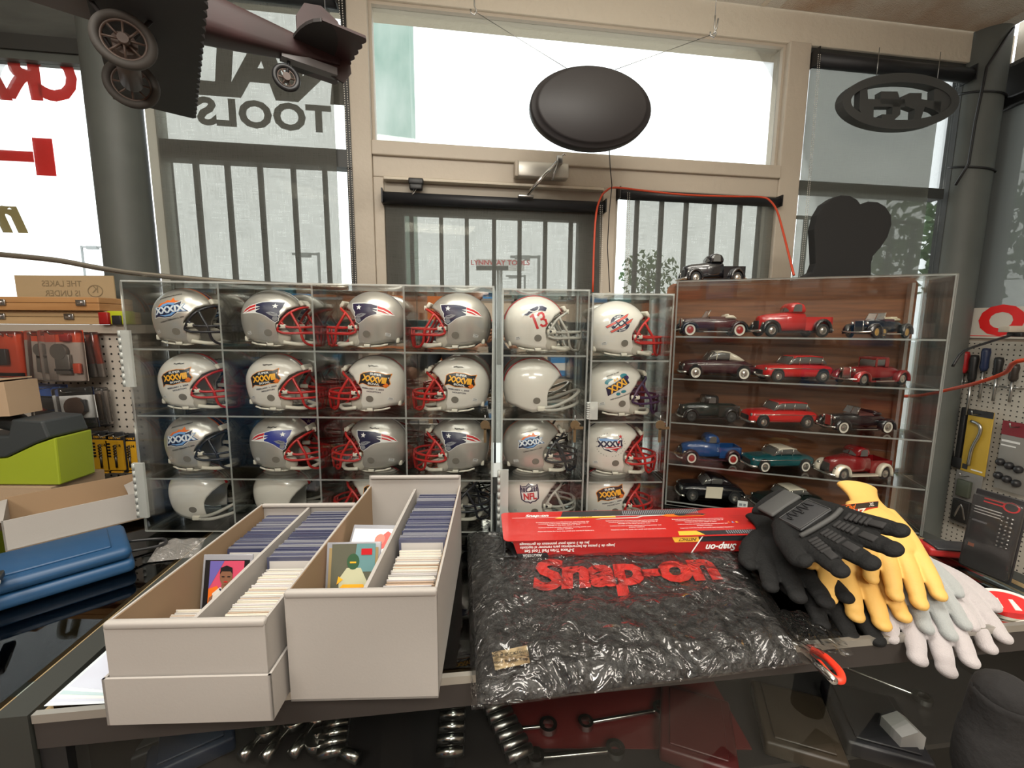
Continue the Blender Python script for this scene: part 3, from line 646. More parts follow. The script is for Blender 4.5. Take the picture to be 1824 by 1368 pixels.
def d_nfl():
    d = Decal(); s = [(-15,16),(-12,14),(-5,14.5),(0,19),(5,14.5),(12,14),(15,16),(16,8),(15,-10),(9,-15),(3,-15.5),(0,-18),(-3,-15.5),(-9,-15),(-15,-10),(-16,8)]
    d.poly(grow(s, .8), NAVY, 1).poly([(x*.9, z*.9) for x, z in s], DWH, 2)
    d.poly([(-14,4),(-14.2,13.5),(-11,12.3),(-4.6,12.6),(0,16.4),(4.6,12.6),(11,12.3),(14.2,13.5),(14,4)], NAVY, 3)
    for r_ in range(3):
        for i in range(6):
            x = -11.5+i*4.6
            if abs(x) > 4: d.circ(x, 11-r_*2.7, .7, .7, DWH, 4, n=8)
    d.circ(0, 9, 4.6, 2.6, DWH, 4, rot=35).text('NFL', 17, 0, -5, DRED, 4, bold=.05, sx=.78); return d
def d_20():
    d = Decal(); d.circ(0,0,17,16,NAVY,1,n=32).circ(0,0,11.5,10.5,DWH,2,n=32)
    for dx, dy in ((-3,5),(3,-5)):
        b = [(-22+dx,-7+dy),(18+dx,8+dy+1),(22+dx,10+dy),(16+dx,4+dy),(-20+dx,-10+dy)]; d.poly(grow(b, 1.2), DWH, 3).poly(grow(b, .6), NAVY, 4).poly(b, col('salmon', (.65,.10,.07)), 5)
    d.text('XX', 14, 0, -1, NAVY, 6, bold=.03, sx=1.2, shear=.3).text('SUPER', 4.5, -2, 12.5, DWH, 4, rot=8).text('BOWL', 4.5, 2, -13, DWH, 4, rot=8); return d
def d_31():
    d = Decal(); d.circ(-14,8,8,4.5,DTE,1,rot=20).circ(14,14,7,4.5,DTE,1).circ(18,10,5,4,col('plum',(.05,.01,.09)),2).circ(8,-15,5,3,DTE,1).circ(-2,-18,4,3,DTE,1).circ(-10,6,7,3,DWH,2,rot=25)
    b = [(-20,-16),(-16,0),(16,13),(19,2)]; d.poly(grow([(-19,-17),(-20,-4),(16,12),(20,0)], 1.5), NAVY, 3).poly([(-6,6),(-5,12),(-1,8),(1,14),(4,9),(8,14),(8,9)], DYE, 4)
    d.text('XXXI', 17, 0, -3, DYE, 5, rot=24, bold=.04, sx=.85).text('SUPER BOWL', 4, -3, 6, DWH, 5, rot=24, bold=.02).text('NEW ENGLAND PATRIOTS', 3.2, 2, -24, DBK, 2, rot=10).text('JANUARY 26, 1997', 3.0, -4, 20, DBK, 2, rot=10); return d
def d_36():
    d = Decal(); mp = [(-21,12),(-20,4),(-14,-4),(-12,-8),(-4,-9),(0,-13),(4,-11),(9,-14),(11,-9),(18,-7),(20,-2),(17,0),(20,6),(18,12),(14,8),(4,9),(-8,12)]
    d.poly(grow(mp, 1.0), NAVY, 1).poly(mp, DWH, 2).poly([(-20,11),(-18,7),(12,6),(13,9),(4,10),(-8,12)], DBL, 3).poly([(-12,-5),(18,-3),(18,-6),(11,-9),(9,-13),(4,-10),(-4,-8)], DRED, 3).line([(-10,-7.5),(14,-5.5)], 1.4, DWH, 4)
    d.text('XXXVI', 15, -1, 1, NAVY, 5, bold=.05, sx=.95).star(18, 14, 4, DRED, 4).star(14, 4, 3, DRED, 6)
    for t in range(26):
        a = R(100+t*12.5)
        if t % 7 != 6: d.circ(25*math.cos(a), 22*math.sin(a)-1, .8, .8, DBK, 1, n=5)
    return d
def squiggle(seed, x, y, L_=26, h=5):
    random.seed(seed); pts = []; n = 34
    for i in range(n):
        t = i/n; pts.append((x-L_/2+L_*t+2.5*math.sin(i*1.9), y+h*.5*math.sin(i*2.3+seed)*(1-.5*t)+random.uniform(-.8, .8)))
    return Decal().line(pts, .55, DBK, 6)
def wrap(mb, dec, sgn, cx, cz, rot, scale, flip):
    """sgn -1/+1 = which side of the helmet; flip keeps emblems pointing forwards"""
    for pts, fs, m, lay in dec.L:
        c, q = math.cos(R(rot)), math.sin(R(rot)); P = [((a*c-b*q)*scale*.001, (a*q+b*c)*scale*.001) for a, b in pts]
        vs, ff = sliced(P, fs, .005); out_ = []; d = 1 if (sgn < 0 or flip) else -1
        for u, v in vs:
            x = cx+d*u; z = cz+v; z = min(z, HZ+HCc*.97); x = max(-HA*.96, min(HA*.96, x)); out_.append((x, shell_y(x, z, sgn, .0003+.00012*lay), z))
        mb.add(out_, ff, m, smooth=True)
SILVER = mat('helmet_silver', (.50,.475,.43), .30, .5, coat=.6); HWHITE = mat('helmet_white', (.66,.63,.57), .2, 0, coat=.6)
PAD = mat('helmet_padding', (.42,.39,.33), .7); STRAP = mat('strap_white', (.62,.59,.50), .5)
MASKM = {'red': mat('mask_red', (.42,.018,.016), .3), 'black': mat('mask_black', (.015,.016,.022), .3), 'grey': mat('mask_grey', (.36,.35,.31), .35), 'plum': mat('mask_plum', (.035,.018,.055), .3)}
def stripe(mb, y0, y1, m, lay, old, a0=None, a1=None):
    n = 40; a0 = 18 if a0 is None else a0; vs = []
    for i in range(n+1):
        t = R(a0+(172-a0)*i/n)   # angle over the crown, front to back
        for y in (y0, y1):
            x = (HA+.0003+.0001*lay)*math.cos(t); z = HZ+(HCc+.0003+.0001*lay)*math.sin(t)
            k = 1-(y/HB)**2*.5; vs.append((x*k, y, HZ+(z-HZ)*k if z > HZ else z))
    mb.add(vs, [(2*i, 2*i+1, 2*i+3, 2*i+2) for i in range(n)], m, smooth=True)
def make_helmet(M, shell, emblem, mask, label, stripes=(), old=False, sig=None, face=1, tilt=10, esc=1., ex=-.006, ez=.073, grp='mini football helmets in the acrylic cases', warn=True, flip=False):
    g = empty('football_helmet', M, label, 'helmet', grp)
    vs, fs = shell_geo(old); mb = MB().add(vs, fs, shell, None, True)
    so = mb.build('shell', g); sm = so.modifiers.new('s', 'SOLIDIFY'); sm.thickness = .0022; sm.offset = -1
    mb = MB()
    for y0, y1, m, lay in stripes: stripe(mb, y0, y1, m, lay, old)
    for sgn in (-1, 1):
        ed = Decal().circ(0,0,8.6,8.6,shell,3,n=24).circ(0,0,7.4,7.4,mat('ear_hole', (.16,.145,.12), .7),4,n=24); wrap(mb, ed, sgn, .005, .031, 0, 1, True)
        if not old: wrap(mb, Decal().circ(0,0,1.5,1.5,DBK,5,n=10), sgn, .012, .012, 0, .6, True)
        if emblem:
            rot = tilt if (sgn < 0 or flip) else -tilt; wrap(mb, emblem, sgn, ex, ez, rot, esc, flip)
        if sig is not None: wrap(mb, squiggle(sig, 0, 0), sgn, ex+.004, .101, -4 if sgn > 0 else 4, .75, False)
        if warn and not old: wrap(mb, Decal().poly([(-6,-4),(6,-4),(6,4),(-6,4)], DWH, 1).line([(-4,2),(4,2)], 1.2, DBK, 3).line([(-5,-1),(5,-1)], .5, DBK, 3).line([(-5,-2.5),(5,-2.5)], .5, DBK, 3), sgn, -.034, .030, 15 if sgn < 0 else -15, .8, False)
    mb.build('decal', so, label='coloured stripes, emblem and ear hole on the shell')
    # face mask
    mm = MASKM[mask]; mb = MB(); r = .0026
    if not old:
        for s in (-1, 1):
            Y = lambda pts: smooth([(x, s*y, z) for x, y, z in pts], 3)
            mb.tube(Y([(.024,.050,.036),(.030,.049,.052),(.042,.043,.070),(.058,.028,.082),(.067,0,.086)]), r, mm)
            mb.tube(Y([(.031,.049,.054),(.040,.048,.044),(.062,.044,.043),(.086,.026,.044),(.095,0,.044)]), r, mm)
            mb.tube(Y([(.024,.050,.036),(.036,.050,.031),(.062,.046,.031),(.087,.027,.031),(.096,0,.030)]), r, mm)
            mb.tube(Y([(.046,.040,.075),(.056,.043,.056),(.064,.044,.040),(.068,.040,.016),(.078,.026,.005),(.092,0,.004)]), r, mm)
            mb.tube([(.093,s*.010,.044),(.094,s*.010,.030),(.091,s*.010,.005)], r, mm)
    else:
        for s in (-1, 1):
            Y = lambda pts: smooth([(x, s*y, z) for x, y, z in pts], 4)
            mb.tube(Y([(.018,.0505,.016),(.045,.050,.022),(.075,.038,.036),(.092,.018,.046),(.096,0,.048)]), .0036, mm, 10)
            mb.tube(Y([(.018,.0505,.012),(.045,.050,.012),(.075,.036,.018),(.090,.017,.022),(.094,0,.023)]), .0036, mm, 10)
        mb.tube([(.094,0,.048),(.092,0,.023)], .0030, mm, 8)
    mb.build('face_mask', g)
    if not old:
        for s in (-1, 1):
            m = MB().rbox((.022, s*.0475-.004, .040), (.040, s*.0475+.004, .0495), STRAP, .0028).cyl((.029, s*.052, .045), (.029, s*.0525, .045), .0024, DBK, 10); m.build('side_clip', g)
            MB().ball((.030, s*.036, .022), (.014,.008,.017), PAD).build('jaw_pad', g)
        m = MB().rbox((-.003,-.020,-.006), (.004,.020,.006), STRAP, .002, T(.0585,0,.0935) @ Rm(0,R(-28),0)); m.build('brow_clip', g)
        m = MB().rbox((-.004,-.003,-.005), (.004,.003,.005), STRAP, .001, T(.0665,0,.088)); m.build('top_clip', g)
        for s in (-1, 1):
            m = MB(); P = [Vector((x, shell_y(x, max(z, .003), s, .0018), z)) for x, z in ((-.052+.02,.010),(-.02,.007),(0,.005),(.016,.004),(.028,.006))]
            for a, b in zip(P, P[1:]): m.tube([a, b], .0020, STRAP, 6)
            m.rbox((-.006,-.0015,-.003), (.006,.0015,.003), STRAP, .001, T(.006, shell_y(.006,.007,s,.003), .007)).rbox((-.007,-.001,-.004), (-.0055,.002,.004), STEEL, .0005, T(.006, shell_y(.006,.007,s,.003), .007))
            m.build('chin_strap', g)
        m = MB().tube(smooth([(.032,-.045,.012),(.060,-.030,.007),(.074,0,.009),(.060,.030,.007),(.032,.045,.012)], 4), .0040, STRAP, 8); m.build('chin_cup', g)
        MB().rbox((-.052,-.022,.012), (-.044,.022,.024), STRAP, .003).build('neck_bumper', g)
    else:
        for s in (-1, 1): MB().rbox((.006, s*.051-.003, .009), (.024, s*.051+.003, .020), STRAP, .0025).build('side_clip', g)
    return g
def hm(C, x, z, face, y=.076, a=0): return C @ T(x, y, z+.0035) @ Rm(0, 0, R(a)+(0 if face > 0 else PI)) @ Matrix.Diagonal((1.19, 1.06, 1.10, 1))
S39 = ((-.0085,-.0055,DOR,1),(-.0055,.0055,NAVY,1),(.0055,.0085,DOR,1)); S38 = ((-.009,.009,NAVY,1),(-.0045,.0045,DRED,2)); SP = ((-.0075,-.0065,NAVY,1),(.0065,.0075,NAVY,1),(-.0025,.0025,DWH,1))
SO = ((-.0150,-.0095,DRED,1),(-.0055,-.0025,NAVY,1),(.0025,.0055,NAVY,1),(.0095,.0150,DRED,1)); S36 = ((-.010,-.005,NAVY,1),(.005,.010,DRED,1))
EFR = d_flying(ROYAL); E39, E38, EF, E13, ENF, E20, E31, E36 = d_39(), d_38(), d_flying(), d_13b(), d_nfl(), d_20(), d_31(), d_36()
ZZ = (.430,.279,.130,.004); XX = (.083,.288,.526,.727)
rows = [
 [(SILVER,E39,'black',1,S39,None,0,'silver mini helmet with XXXIX emblem and black mask, top left of the large case'),
  (SILVER,EF,'red',1,SP,None,0,'silver mini helmet facing right on the top shelf, red mask, dark streaming-head emblem'),
  (SILVER,EF,'red',-1,SP,None,0,'silver mini helmet facing left on the top shelf, nearer the middle'),
  (SILVER,EF,'red',-1,SP,None,0,'silver mini helmet facing left at the right end of the top shelf')],
 [(HWHITE,E38,'red',1,S38,1,0,'white XXXVIII mini helmet at the left end of the second shelf'),
  (HWHITE,E38,'red',1,S38,2,0,'white XXXVIII mini helmet second from left on the second shelf, facing right'),
  (HWHITE,E38,'red',-1,S38,3,0,'white XXXVIII mini helmet facing left, third along the second shelf'),
  (HWHITE,E38,'red',-1,S38,4,0,'white XXXVIII mini helmet facing left at the right end of the second shelf')],
 [(SILVER,E39,'black',1,S39,None,0,'silver XXXIX mini helmet with black mask at the left of the third shelf'),
  (SILVER,EFR,'red',1,(),6,0,'silver mini helmet with royal blue emblem facing right on the third shelf'),
  (SILVER,EF,'red',-1,SP,7,0,'signed silver mini helmet facing left, third along the third shelf'),
  (SILVER,EF,'red',-1,SP,8,0,'signed silver mini helmet facing left at the right of the third shelf')],
 [(HWHITE,None,'grey',1,SO,11,1,'white old-style mini helmet with red stripe and two-bar mask, bottom left of the large case'),
  (HWHITE,None,'grey',1,SO,12,1,'white old-style mini helmet half hidden behind the long card box'),
  (HWHITE,E38,'red',-1,S38,None,0,'white mini helmet almost hidden behind the tall card box'),
  (SILVER,E39,'black',1,S39,None,0,'silver XXXIX mini helmet with black mask at the bottom right of the large case')]]
for r_, row in enumerate(rows):
    for c_, (sh, em, mk, fc, st, sg, od, lb) in enumerate(row):
        x = XX[c_] if not (r_ == 3 and c_ == 3) else .694
        make_helmet(hm(HC1, x, ZZ[r_], fc, .078, (0, 2, -1, 2)[(r_+c_) % 4]), sh, em, mk, lb, st, bool(od), sg, fc, ez=.074 if em not in (EF, EFR) else .076, esc=1.2 if em not in (EF, EFR) else 1.22, flip=em in (EF, EFR), tilt=(10 if em not in (EF, EFR) else 2))
Z2 = (.425,.278,.130,.004)
make_helmet(hm(HC2,.078,Z2[0],1), HWHITE, E13, 'grey', 'white mini helmet with red number 13 and a blue three-cornered hat', SO, ez=.084, esc=1.08, ex=-.002, tilt=14)
make_helmet(hm(HC2,.078,Z2[1],1), HWHITE, None, 'grey', 'white old-style mini helmet with red stripe under the number 13 helmet', SO, old=True)
make_helmet(hm(HC2,.078,Z2[2],1), SILVER, E39, 'black', 'silver XXXIX mini helmet with black mask in the middle narrow case', S39)
make_helmet(hm(HC2,.078,Z2[3],1), HWHITE, ENF, 'grey', 'white mini helmet with a red and blue league shield above the red box', (), ez=.072, esc=1.15, tilt=6)
Z3 = (.415,.272,.126,.004)
make_helmet(hm(HC3,.076,Z3[0],1,a=4), HWHITE, E20, 'red', 'white mini helmet with a round XX emblem, red mask, beside the wood cabinet', (), tilt=10, esc=1.12)
make_helmet(hm(HC3,.076,Z3[1],1,a=4), HWHITE, E31, 'plum', 'white mini helmet with orange XXXI emblem and dark purple mask', (), esc=1.12)
make_helmet(hm(HC3,.072,Z3[2],1,a=-4), HWHITE, E36, 'red', 'white mini helmet with a stars and map emblem and red mask', S36, esc=1.15, tilt=4)
make_helmet(hm(HC3,.072,Z3[3],1,a=0), HWHITE, E38, 'red', 'white XXXVIII mini helmet at the bottom of the case beside the wood cabinet', S38, esc=1.15)
# ================================================================== model cars (front of each car towards local -X, sizes in mm)
def loft(mb, st, m, n=16, pw=3.0, M=None):
    vs = []; N = len(st)
    for x, cy, hw, z0, z1 in st:
        for k in range(n):
            a = 2*PI*(k+.5)/n; c, s = math.cos(a), math.sin(a)
            vs.append((x*.001, (cy+hw*math.copysign(abs(c)**(2/pw), c))*.001, ((z0+z1)/2+(z1-z0)/2*math.copysign(abs(s)**(2/pw), s))*.001))
    fs = [(i*n+k, i*n+(k+1) % n, (i+1)*n+(k+1) % n, (i+1)*n+k) for i in range(N-1) for k in range(n)]
    fs += [tuple(range(n)), tuple(range((N-1)*n+n-1, (N-1)*n-1, -1))]
    return mb.add(vs, fs, m, M, True)
def paint(n, c): return mat('paint_'+n, c, .25, 0, coat=.8)
CGL = mat('model_window', (.10,.10,.095), .08, 0, coat=.5); TYRE = mat('tyre', (.012,.012,.012), .7); WWALL = mat('white_wall', (.62,.58,.50), .6)
TRIMC = mat('model_chrome', (.62,.60,.55), .18, .9); GRILL = mat('grille_dark', (.03,.03,.03), .4, .5)
def wheel(g, x, y, r, ww, hub, w_=7.):
    mb = MB(); s = 1 if y > 0 else -1; M = T(x*.001, y*.001, r*.001) @ Rm(R(90), 0, 0) @ Matrix.Diagonal((1,1,-s,1)) @ Matrix.Scale(.001, 4)
    mb.lathe([(r*.55,-w_/2),(r*.92,-w_/2),(r,-w_/2+1.2),(r,w_/2-1.2),(r*.92,w_/2),(r*.6,w_/2)], TYRE, 24, M)
    if ww: mb.lathe([(r*.90,w_/2+.1),(r*.62,w_/2+.15)], WWALL, 24, M)
    mb.lathe([(r*.62,w_/2-.3),(r*.5,w_/2-.8),(r*.3,w_/2+.4),(r*.12,w_/2+1.2),(0,w_/2+1.3)], hub, 24, M)
    return mb.build('wheel', g)
def fender(mb, x0, x1, cy, hw, top, r, m, flare=0):
    """arched mudguard over a wheel at the middle of x0..x1"""
    n = 12; st = []; xm = (x0+x1)/2; L_ = (x1-x0)/2
    vs = []; 
    for i in range(n+1):
        a = PI*i/n; xo = xm-L_*math.cos(a)*1.0; zo = 9+(top-9)*math.sin(a)**.8 if 0 < i < n else 9
        xi = xm-(L_*.72)*math.cos(a); zi = 9+(top-9-6)*math.sin(a)**.8 if 0 < i < n else 9
        for y, k in ((cy-hw,.0),(cy-hw*.6,1),(cy+hw*.6,1),(cy+hw,0)):
            vs.append(((xi+(xo-xi)*(.55+.45*k))*.001, y*.001, (zi+(zo-zi)*(.55+.45*k))*.001))
        vs.append((xi*.001, (cy+hw)*.001, zi*.001)); vs.append((xi*.001, (cy-hw)*.001, zi*.001))
    mb.add(vs, [(i*6+k, i*6+(k+1) % 6, (i+1)*6+(k+1) % 6, (i+1)*6+k) for i in range(n) for k in range(6)]+[tuple(range(6)), tuple(range(n*6+5, n*6-1, -1))], m, None, True)
def window_side(mb, poly, hw0, hw1, z0, z1, m):
    """window panels on both sides of a cabin whose half width goes hw0 at z0 to hw1 at z1"""
    for s in (-1, 1):
        vs = [(x*.001, s*(hw0+(hw1-hw0)*(z-z0)/(z1-z0)+.5)*.001, z*.001) for x, z in poly]; mb.add(vs, [tuple(range(len(vs)))], m)
def car(kind, M, label, body, fend=None, top=None, ww=True, hub=None, scale=1., extra=None):
    hub = hub or TRIMC; fend = fend or body; top = top or body
    g = empty('model_car', M @ Matrix.Diagonal((scale*1.14, scale*1.2, scale*1.30, 1)), label, 'model car', 'model cars'); B = MB(); F = MB(); C = MB(); G = MB(); Rf = MB()
    if kind in ('pickup', 'oldpickup'):
        hz = 50 if kind == 'pickup' else 46
        loft(B, [(-80,0,9,16,38),(-78,0,13,13,hz-6),(-62,0,17,12,hz-2),(-40,0,21,12,hz),(-24,0,26,12,hz+2),(-22,0,27,12,hz+2),(19,0,27,12,hz+2),(20,0,25,14,hz)], body, 20, 3.2)
        loft(B, [(-17,0,21,hz,hz+14),(-10,0,23,hz,hz+21),(2,0,23.5,hz,hz+23),(15,0,22.5,hz,hz+20),(20,0,21,hz,hz+12)] if kind == 'pickup' else [(-19,0,24,hz,hz+20),(-17,0,24.5,hz,hz+23),(16,0,24.5,hz,hz+23),(19,0,24,hz,hz+20)], top, 20, 4.)
        for y in (-26, 22): B.box((.020,y*.001,.016), (.080,(y+4)*.001,.042), body)
        B.box((.076,-.026,.016), (.080,.026,.042), body).box((.020,-.026,.014), (.080,.026,.018), body)
        wz = hz+3; window_side(G, [(-10,wz),(-8,wz+12),(-3,wz+15),(8,wz+15),(10,wz+12),(10,wz)], 24 if kind != 'pickup' else 23.6, 22.8 if kind == 'pickup' else 24.2, wz, wz+15, CGL)
        for s in (-1, 1): G.add([(-.0205,s*.0015,.001*(wz)),(-.0175,s*.019,.001*wz),(-.0125,s*.0175,.001*(wz+13)),(-.0145,s*.0015,.001*(wz+14))], [(0,1,2,3)], CGL, T(-.0006,0,0) if kind == 'pickup' else T(-.004,0,0.001))
        for s in (-1, 1):
            fender(F, -84, -38, s*29, 9, 36, 14, fend); fender(F, 34, 76, s*31, 7.5, 38, 14, fend); F.box((-.042,s*.024-(0 if s > 0 else .012),.009), (.036,s*.024+(.012 if s > 0 else 0),.012), fend)
        wx, wy, wr = (-60, 55), 31, 14
        hl = [(-78, 26, 27)] if kind == 'pickup' else [(-80, 17, 35)]
        C.tube([(-.086,-.036,.013),(-.092,-.02,.012),(-.093,0,.012),(-.092,.02,.012),(-.086,.036,.013)], .0026, TRIMC); G.box((-.0825,-.010,.016), (-.0795,.010,.040 if kind != 'pickup' else .034), GRILL)
        C.tube([(.083,-.026,.014),(.084,.026,.014)], .002, TRIMC)
    elif kind in ('coupe', 'wagon', 'sedan'):
        hb = {'coupe': 42, 'wagon': 40, 'sedan': 38}[kind]
        loft(B, [(-88,0,22,13,28),(-85,0,29,10,34),(-75,0,33,9,hb-3),(-50,0,34,9,hb-1),(-25,0,35,9,hb),(30,0,35,9,hb),(60,0,34,9,hb-1),(78,0,31,11,hb-3 if kind != 'coupe' else hb-8),(88,0,26,14,hb-6 if kind != 'coupe' else 22)], body, 24, 3.4)
        cab = {'coupe': [(-30,0,24,hb-4,hb+1),(-20,0,26,hb-2,hb+12),(-10,0,26,hb-2,hb+18),(5,0,26,hb-2,hb+20),(25,0,25,hb-2,hb+18),(45,0,22,hb-4,hb+9),(60,0,18,hb-6,hb)],
               'wagon': [(-28,0,28,hb-2,hb+1),(-16,0,27,hb-2,hb+16),(-8,0,27,hb-2,hb+19),(30,0,27,hb-2,hb+20),(58,0,26,hb-2,hb+18),(70,0,25,hb-2,hb+4)],
               'sedan': [(-30,0,26,hb-2,hb+1),(-15,0,26,hb-2,hb+14),(-6,0,26,hb-2,hb+17),(20,0,26,hb-2,hb+18),(38,0,24,hb-2,hb+15),(56,0,22,hb-2,hb+2)]}[kind]
        loft(G, cab, CGL, 20, 3.4); zt = hb+12
        rf = [(x, c, h-.2 if i else h-1, max(z0, z1-4.5), z1+.7) for i, (x, c, h, z0, z1) in enumerate(cab) if z1 > zt]; loft(Rf, rf, top, 20, 3.4)
        if kind == 'coupe': loft(Rf, [(24,0,25.3,hb-2,hb+18.6),(45,0,22.4,hb-4,hb+9.8),(61,0,18.4,hb-6,hb+.6)], top, 20, 3.4)
        for x in ((-8, 24) if kind != 'wagon' else (-2, 24, 56)):
            for s in (-1, 1): Rf.tube([(x*.001, s*.0268,hb*.001),((x+2)*.001, s*.0262,(hb+15)*.001)], .0011, top if kind == 'coupe' else TRIMC, 6)
        for s in (-1, 1): C.tube([(-.080,s*.0345,(hb-10)*.001),(0,s*.0362,(hb-9)*.001),(.075,s*.0335,(hb-11)*.001)], .0008, TRIMC, 6); C.tube([(-.028,s*.0265,hb*.001),(-.017,s*.025,(hb+15)*.001)], .0012, TRIMC, 6)
        C.tube([(-.016,-.025,(hb+16)*.001),(-.016,.025,(hb+16)*.001)], .0009, TRIMC, 6)
        wx, wy, wr = (-58, 56), 34, 13; hl = [(-85, 25, 29)]
        C.tube([(-.080,-.037,.014),(-.091,-.030,.013),(-.0935,0,.013),(-.091,.030,.013),(-.080,.037,.014)], .003, TRIMC); G.box((-.0895,-.018,.016), (-.0865,.018,.026), GRILL)
        C.tube([(.080,-.034,.016),(.091,-.025,.016),(.092,.025,.016),(.080,.034,.016)], .0026, TRIMC)
        for s in (-1, 1):
            for wxx in wx: B.cyl((wxx*.001, s*.030, .0155), (wxx*.001, s*.0354, .0155), .0160, mat('wheel_well', (.01,.01,.01), .9), 20)
    else:   # roadster / hotrod / phaeton: narrow hood, separate mudguards
        hz = 40
        loft(B, [(-76,0,9,15,hz-3),(-73,0,11,12,hz-1),(-50,0,14,12,hz),(-22,0,20,12,hz+2),(-18,0,22,12,hz+2),(20,0,24,12,hz+1),(45,0,23,13,hz),(68,0,18,15,hz-8),(80,0,13,17,26)], body, 20, 3.2)
        if kind == 'roadster':
            for s in (-1, 1): G.add([(-.019,s*.001,.042),(-.021,s*.020,.042),(-.012,s*.019,.056),(-.010,s*.001,.057)], [(0,1,2,3)], clear('model_glass', (.8,.8,.8), 1.5, 2, haze=.2))
            C.tube([(-.021,-.021,.042),(-.011,-.019,.057),(-.011,.019,.057),(-.021,.021,.042)], .0009, TRIMC, 6)
            G.box((-.012,-.019,.038), (.028,.019,.0435), mat('model_seat', (.09,.03,.025), .6)); loft(Rf, [(24,0,19,hz-2,hz+5),(30,0,22,hz-2,hz+8),(44,0,22,hz-2,hz+7),(52,0,17,hz-3,hz+2)], top, 16, 3)
            Rf.tube([(.030,-.021,.046),(.030,.021,.046)], .003, top)
        elif kind == 'phaeton':
            loft(Rf, [(-20,0,23,hz+20,hz+23),(-18,0,24,hz+18,hz+24),(30,0,24,hz+18,hz+25),(34,0,22,hz+4,hz+20)], top, 16, 4); loft(G, [(-19,0,22,hz,hz+19),(20,0,22,hz,hz+20)], CGL, 16, 5)
        else:
            loft(G, [(-18,0,19,hz,hz+14),(-14,0,20,hz,hz+20),(20,0,20,hz,hz+21),(26,0,18,hz,hz+14)], CGL, 16, 4); loft(Rf, [(-17,0,20,hz+15,hz+19),(-14,0,20.5,hz+15,hz+22),(20,0,20.5,hz+15,hz+23),(27,0,19,hz,hz+16),(29,0,17,hz-2,hz+10)], top, 16, 4)
            for s in (-1, 1): Rf.box((-.018,s*.0205-.0008,.040), (-.013,s*.0205+.0008,.060), top).box((.012,s*.0205-.0008,.040), (.022,s*.0205+.0008,.060), top)
        for s in (-1, 1):
            fender(F, -86, -40, s*28, 8, 33, 14, fend); fender(F, 34, 78, s*29, 8, 34, 14, fend); F.box((-.044,s*.022-(0 if s > 0 else .013),.008), (.036,s*.022+(.013 if s > 0 else 0),.011), fend)
            C.box((-.030,s*.0355-.0005,.009), (.026,s*.0355+.0005,.011), TRIMC)
        wx, wy, wr = (-62, 56), 29, 14; hl = [(-77, 17, 33)]
        C.tube([(-.086,-.034,.015),(-.093,-.015,.013),(-.093,.015,.013),(-.086,.034,.015)], .0018, TRIMC); G.box((-.0785,-.009,.015), (-.0758,.009,.038), extra or GRILL)
        C.tube([(-.0775,-.0095,.014),(-.0785,-.0095,.0385),(-.0785,.0095,.0385),(-.0775,.0095,.014)], .0012, TRIMC, 6)
    Bo = B.build('body', g)
    if F.v: F.build('mudguards', g)
    if G.v: G.build('windows', g)
    if Rf.v: Rf.build('roof', g)
    C.build('bumpers', g)
    for x, y, z in hl:
        for s in (-1, 1): MB().ball((x*.001, s*y*.001, z*.001), (.003,.0042,.0042), TRIMC, None, 12, 8).build('headlight', g)
    for x in wx:
        for s in (-1, 1): wheel(g, x, s*wy, wr, ww, hub)
    return g
def on_shelf(px, py, zi, yl=.062, yaw=0):
    """stand a car on shelf zi, its middle under the given image column"""
    Mi = MCAR.inverted(); o = Mi @ Vector((0,0,CAM_Z)); d = Mi.to_3x3() @ ray(px, py); t = (yl-o.y)/d.y; q = o+d*t
    return MCAR @ T(q.x, yl, CZ[zi]+.0004) @ Rm(0, 0, R(yaw))
PR, PDR, PBK, PBL = paint('red', (.50,.012,.012)), paint('dark_red', (.20,.006,.008)), paint('black', (.008,.008,.010)), paint('blue', (.012,.06,.20))
PTE, PWH, PMA, PGR, PTN = paint('teal', (.006,.075,.085)), paint('cream', (.66,.60,.48)), paint('maroon', (.045,.012,.016)), paint('dark_green', (.010,.018,.016)), paint('tan', (.42,.36,.24))
PMV = paint('mauve', (.20,.12,.12)); RHUB = mat('red_hub', (.30,.02,.015), .3); GHUB = mat('gold_hub', (.45,.28,.08), .35, .3)
car('roadster', on_shelf(1270,560,0,.066,yaw=10), 'dark maroon open roadster with white-wall tyres, top shelf left', PMA, PBK, PWH, True, RHUB, .92, RHUB)
car('pickup', on_shelf(1410,560,0,.060,yaw=14), 'bright red pickup with black mudguards, middle of the top shelf', PR, PBK, PR, False, TRIMC, .92)
c_ = car('roadster', on_shelf(1568,560,0,.058,yaw=38), 'black and tan vintage roadster with gold wheels, top shelf right', PBK, PBK, PTN, False, GHUB, .80)
wheel(c_, -34, -29, 13, False, GHUB).name = 'spare_wheel'
car('coupe', on_shelf(1276,650,1,.064,yaw=8), 'maroon lowered coupe with a cream roof and white-wall tyres, second shelf left', PMA, None, PWH, True, TRIMC, .92)
car('wagon', on_shelf(1412,655,1,.060,yaw=18), 'bright red two-door wagon on the second shelf', PR, None, PR, False, TRIMC, .86)
car('hotrod', on_shelf(1553,662,1,.058,yaw=30), 'dark red hot rod coupe with silver grille, second shelf right', PDR, PDR, PDR, False, TRIMC, .84, TRIMC)
car('oldpickup', on_shelf(1262,730,2,.066,yaw=14), 'dark green vintage pickup with black mudguards, third shelf left', PGR, PBK, PBK, False, mat('dark_hub', (.02,.02,.02), .5), .80)
car('wagon', on_shelf(1385,745,2,.060,yaw=18), 'bright red two-door wagon on the third shelf', PR, None, PR, False, TRIMC, .86)
car('roadster', on_shelf(1525,752,2,.058,yaw=22), 'black open roadster with red grille and white-wall tyres, third shelf right', PBK, PBK, PBK, True, TRIMC, .84, RHUB)
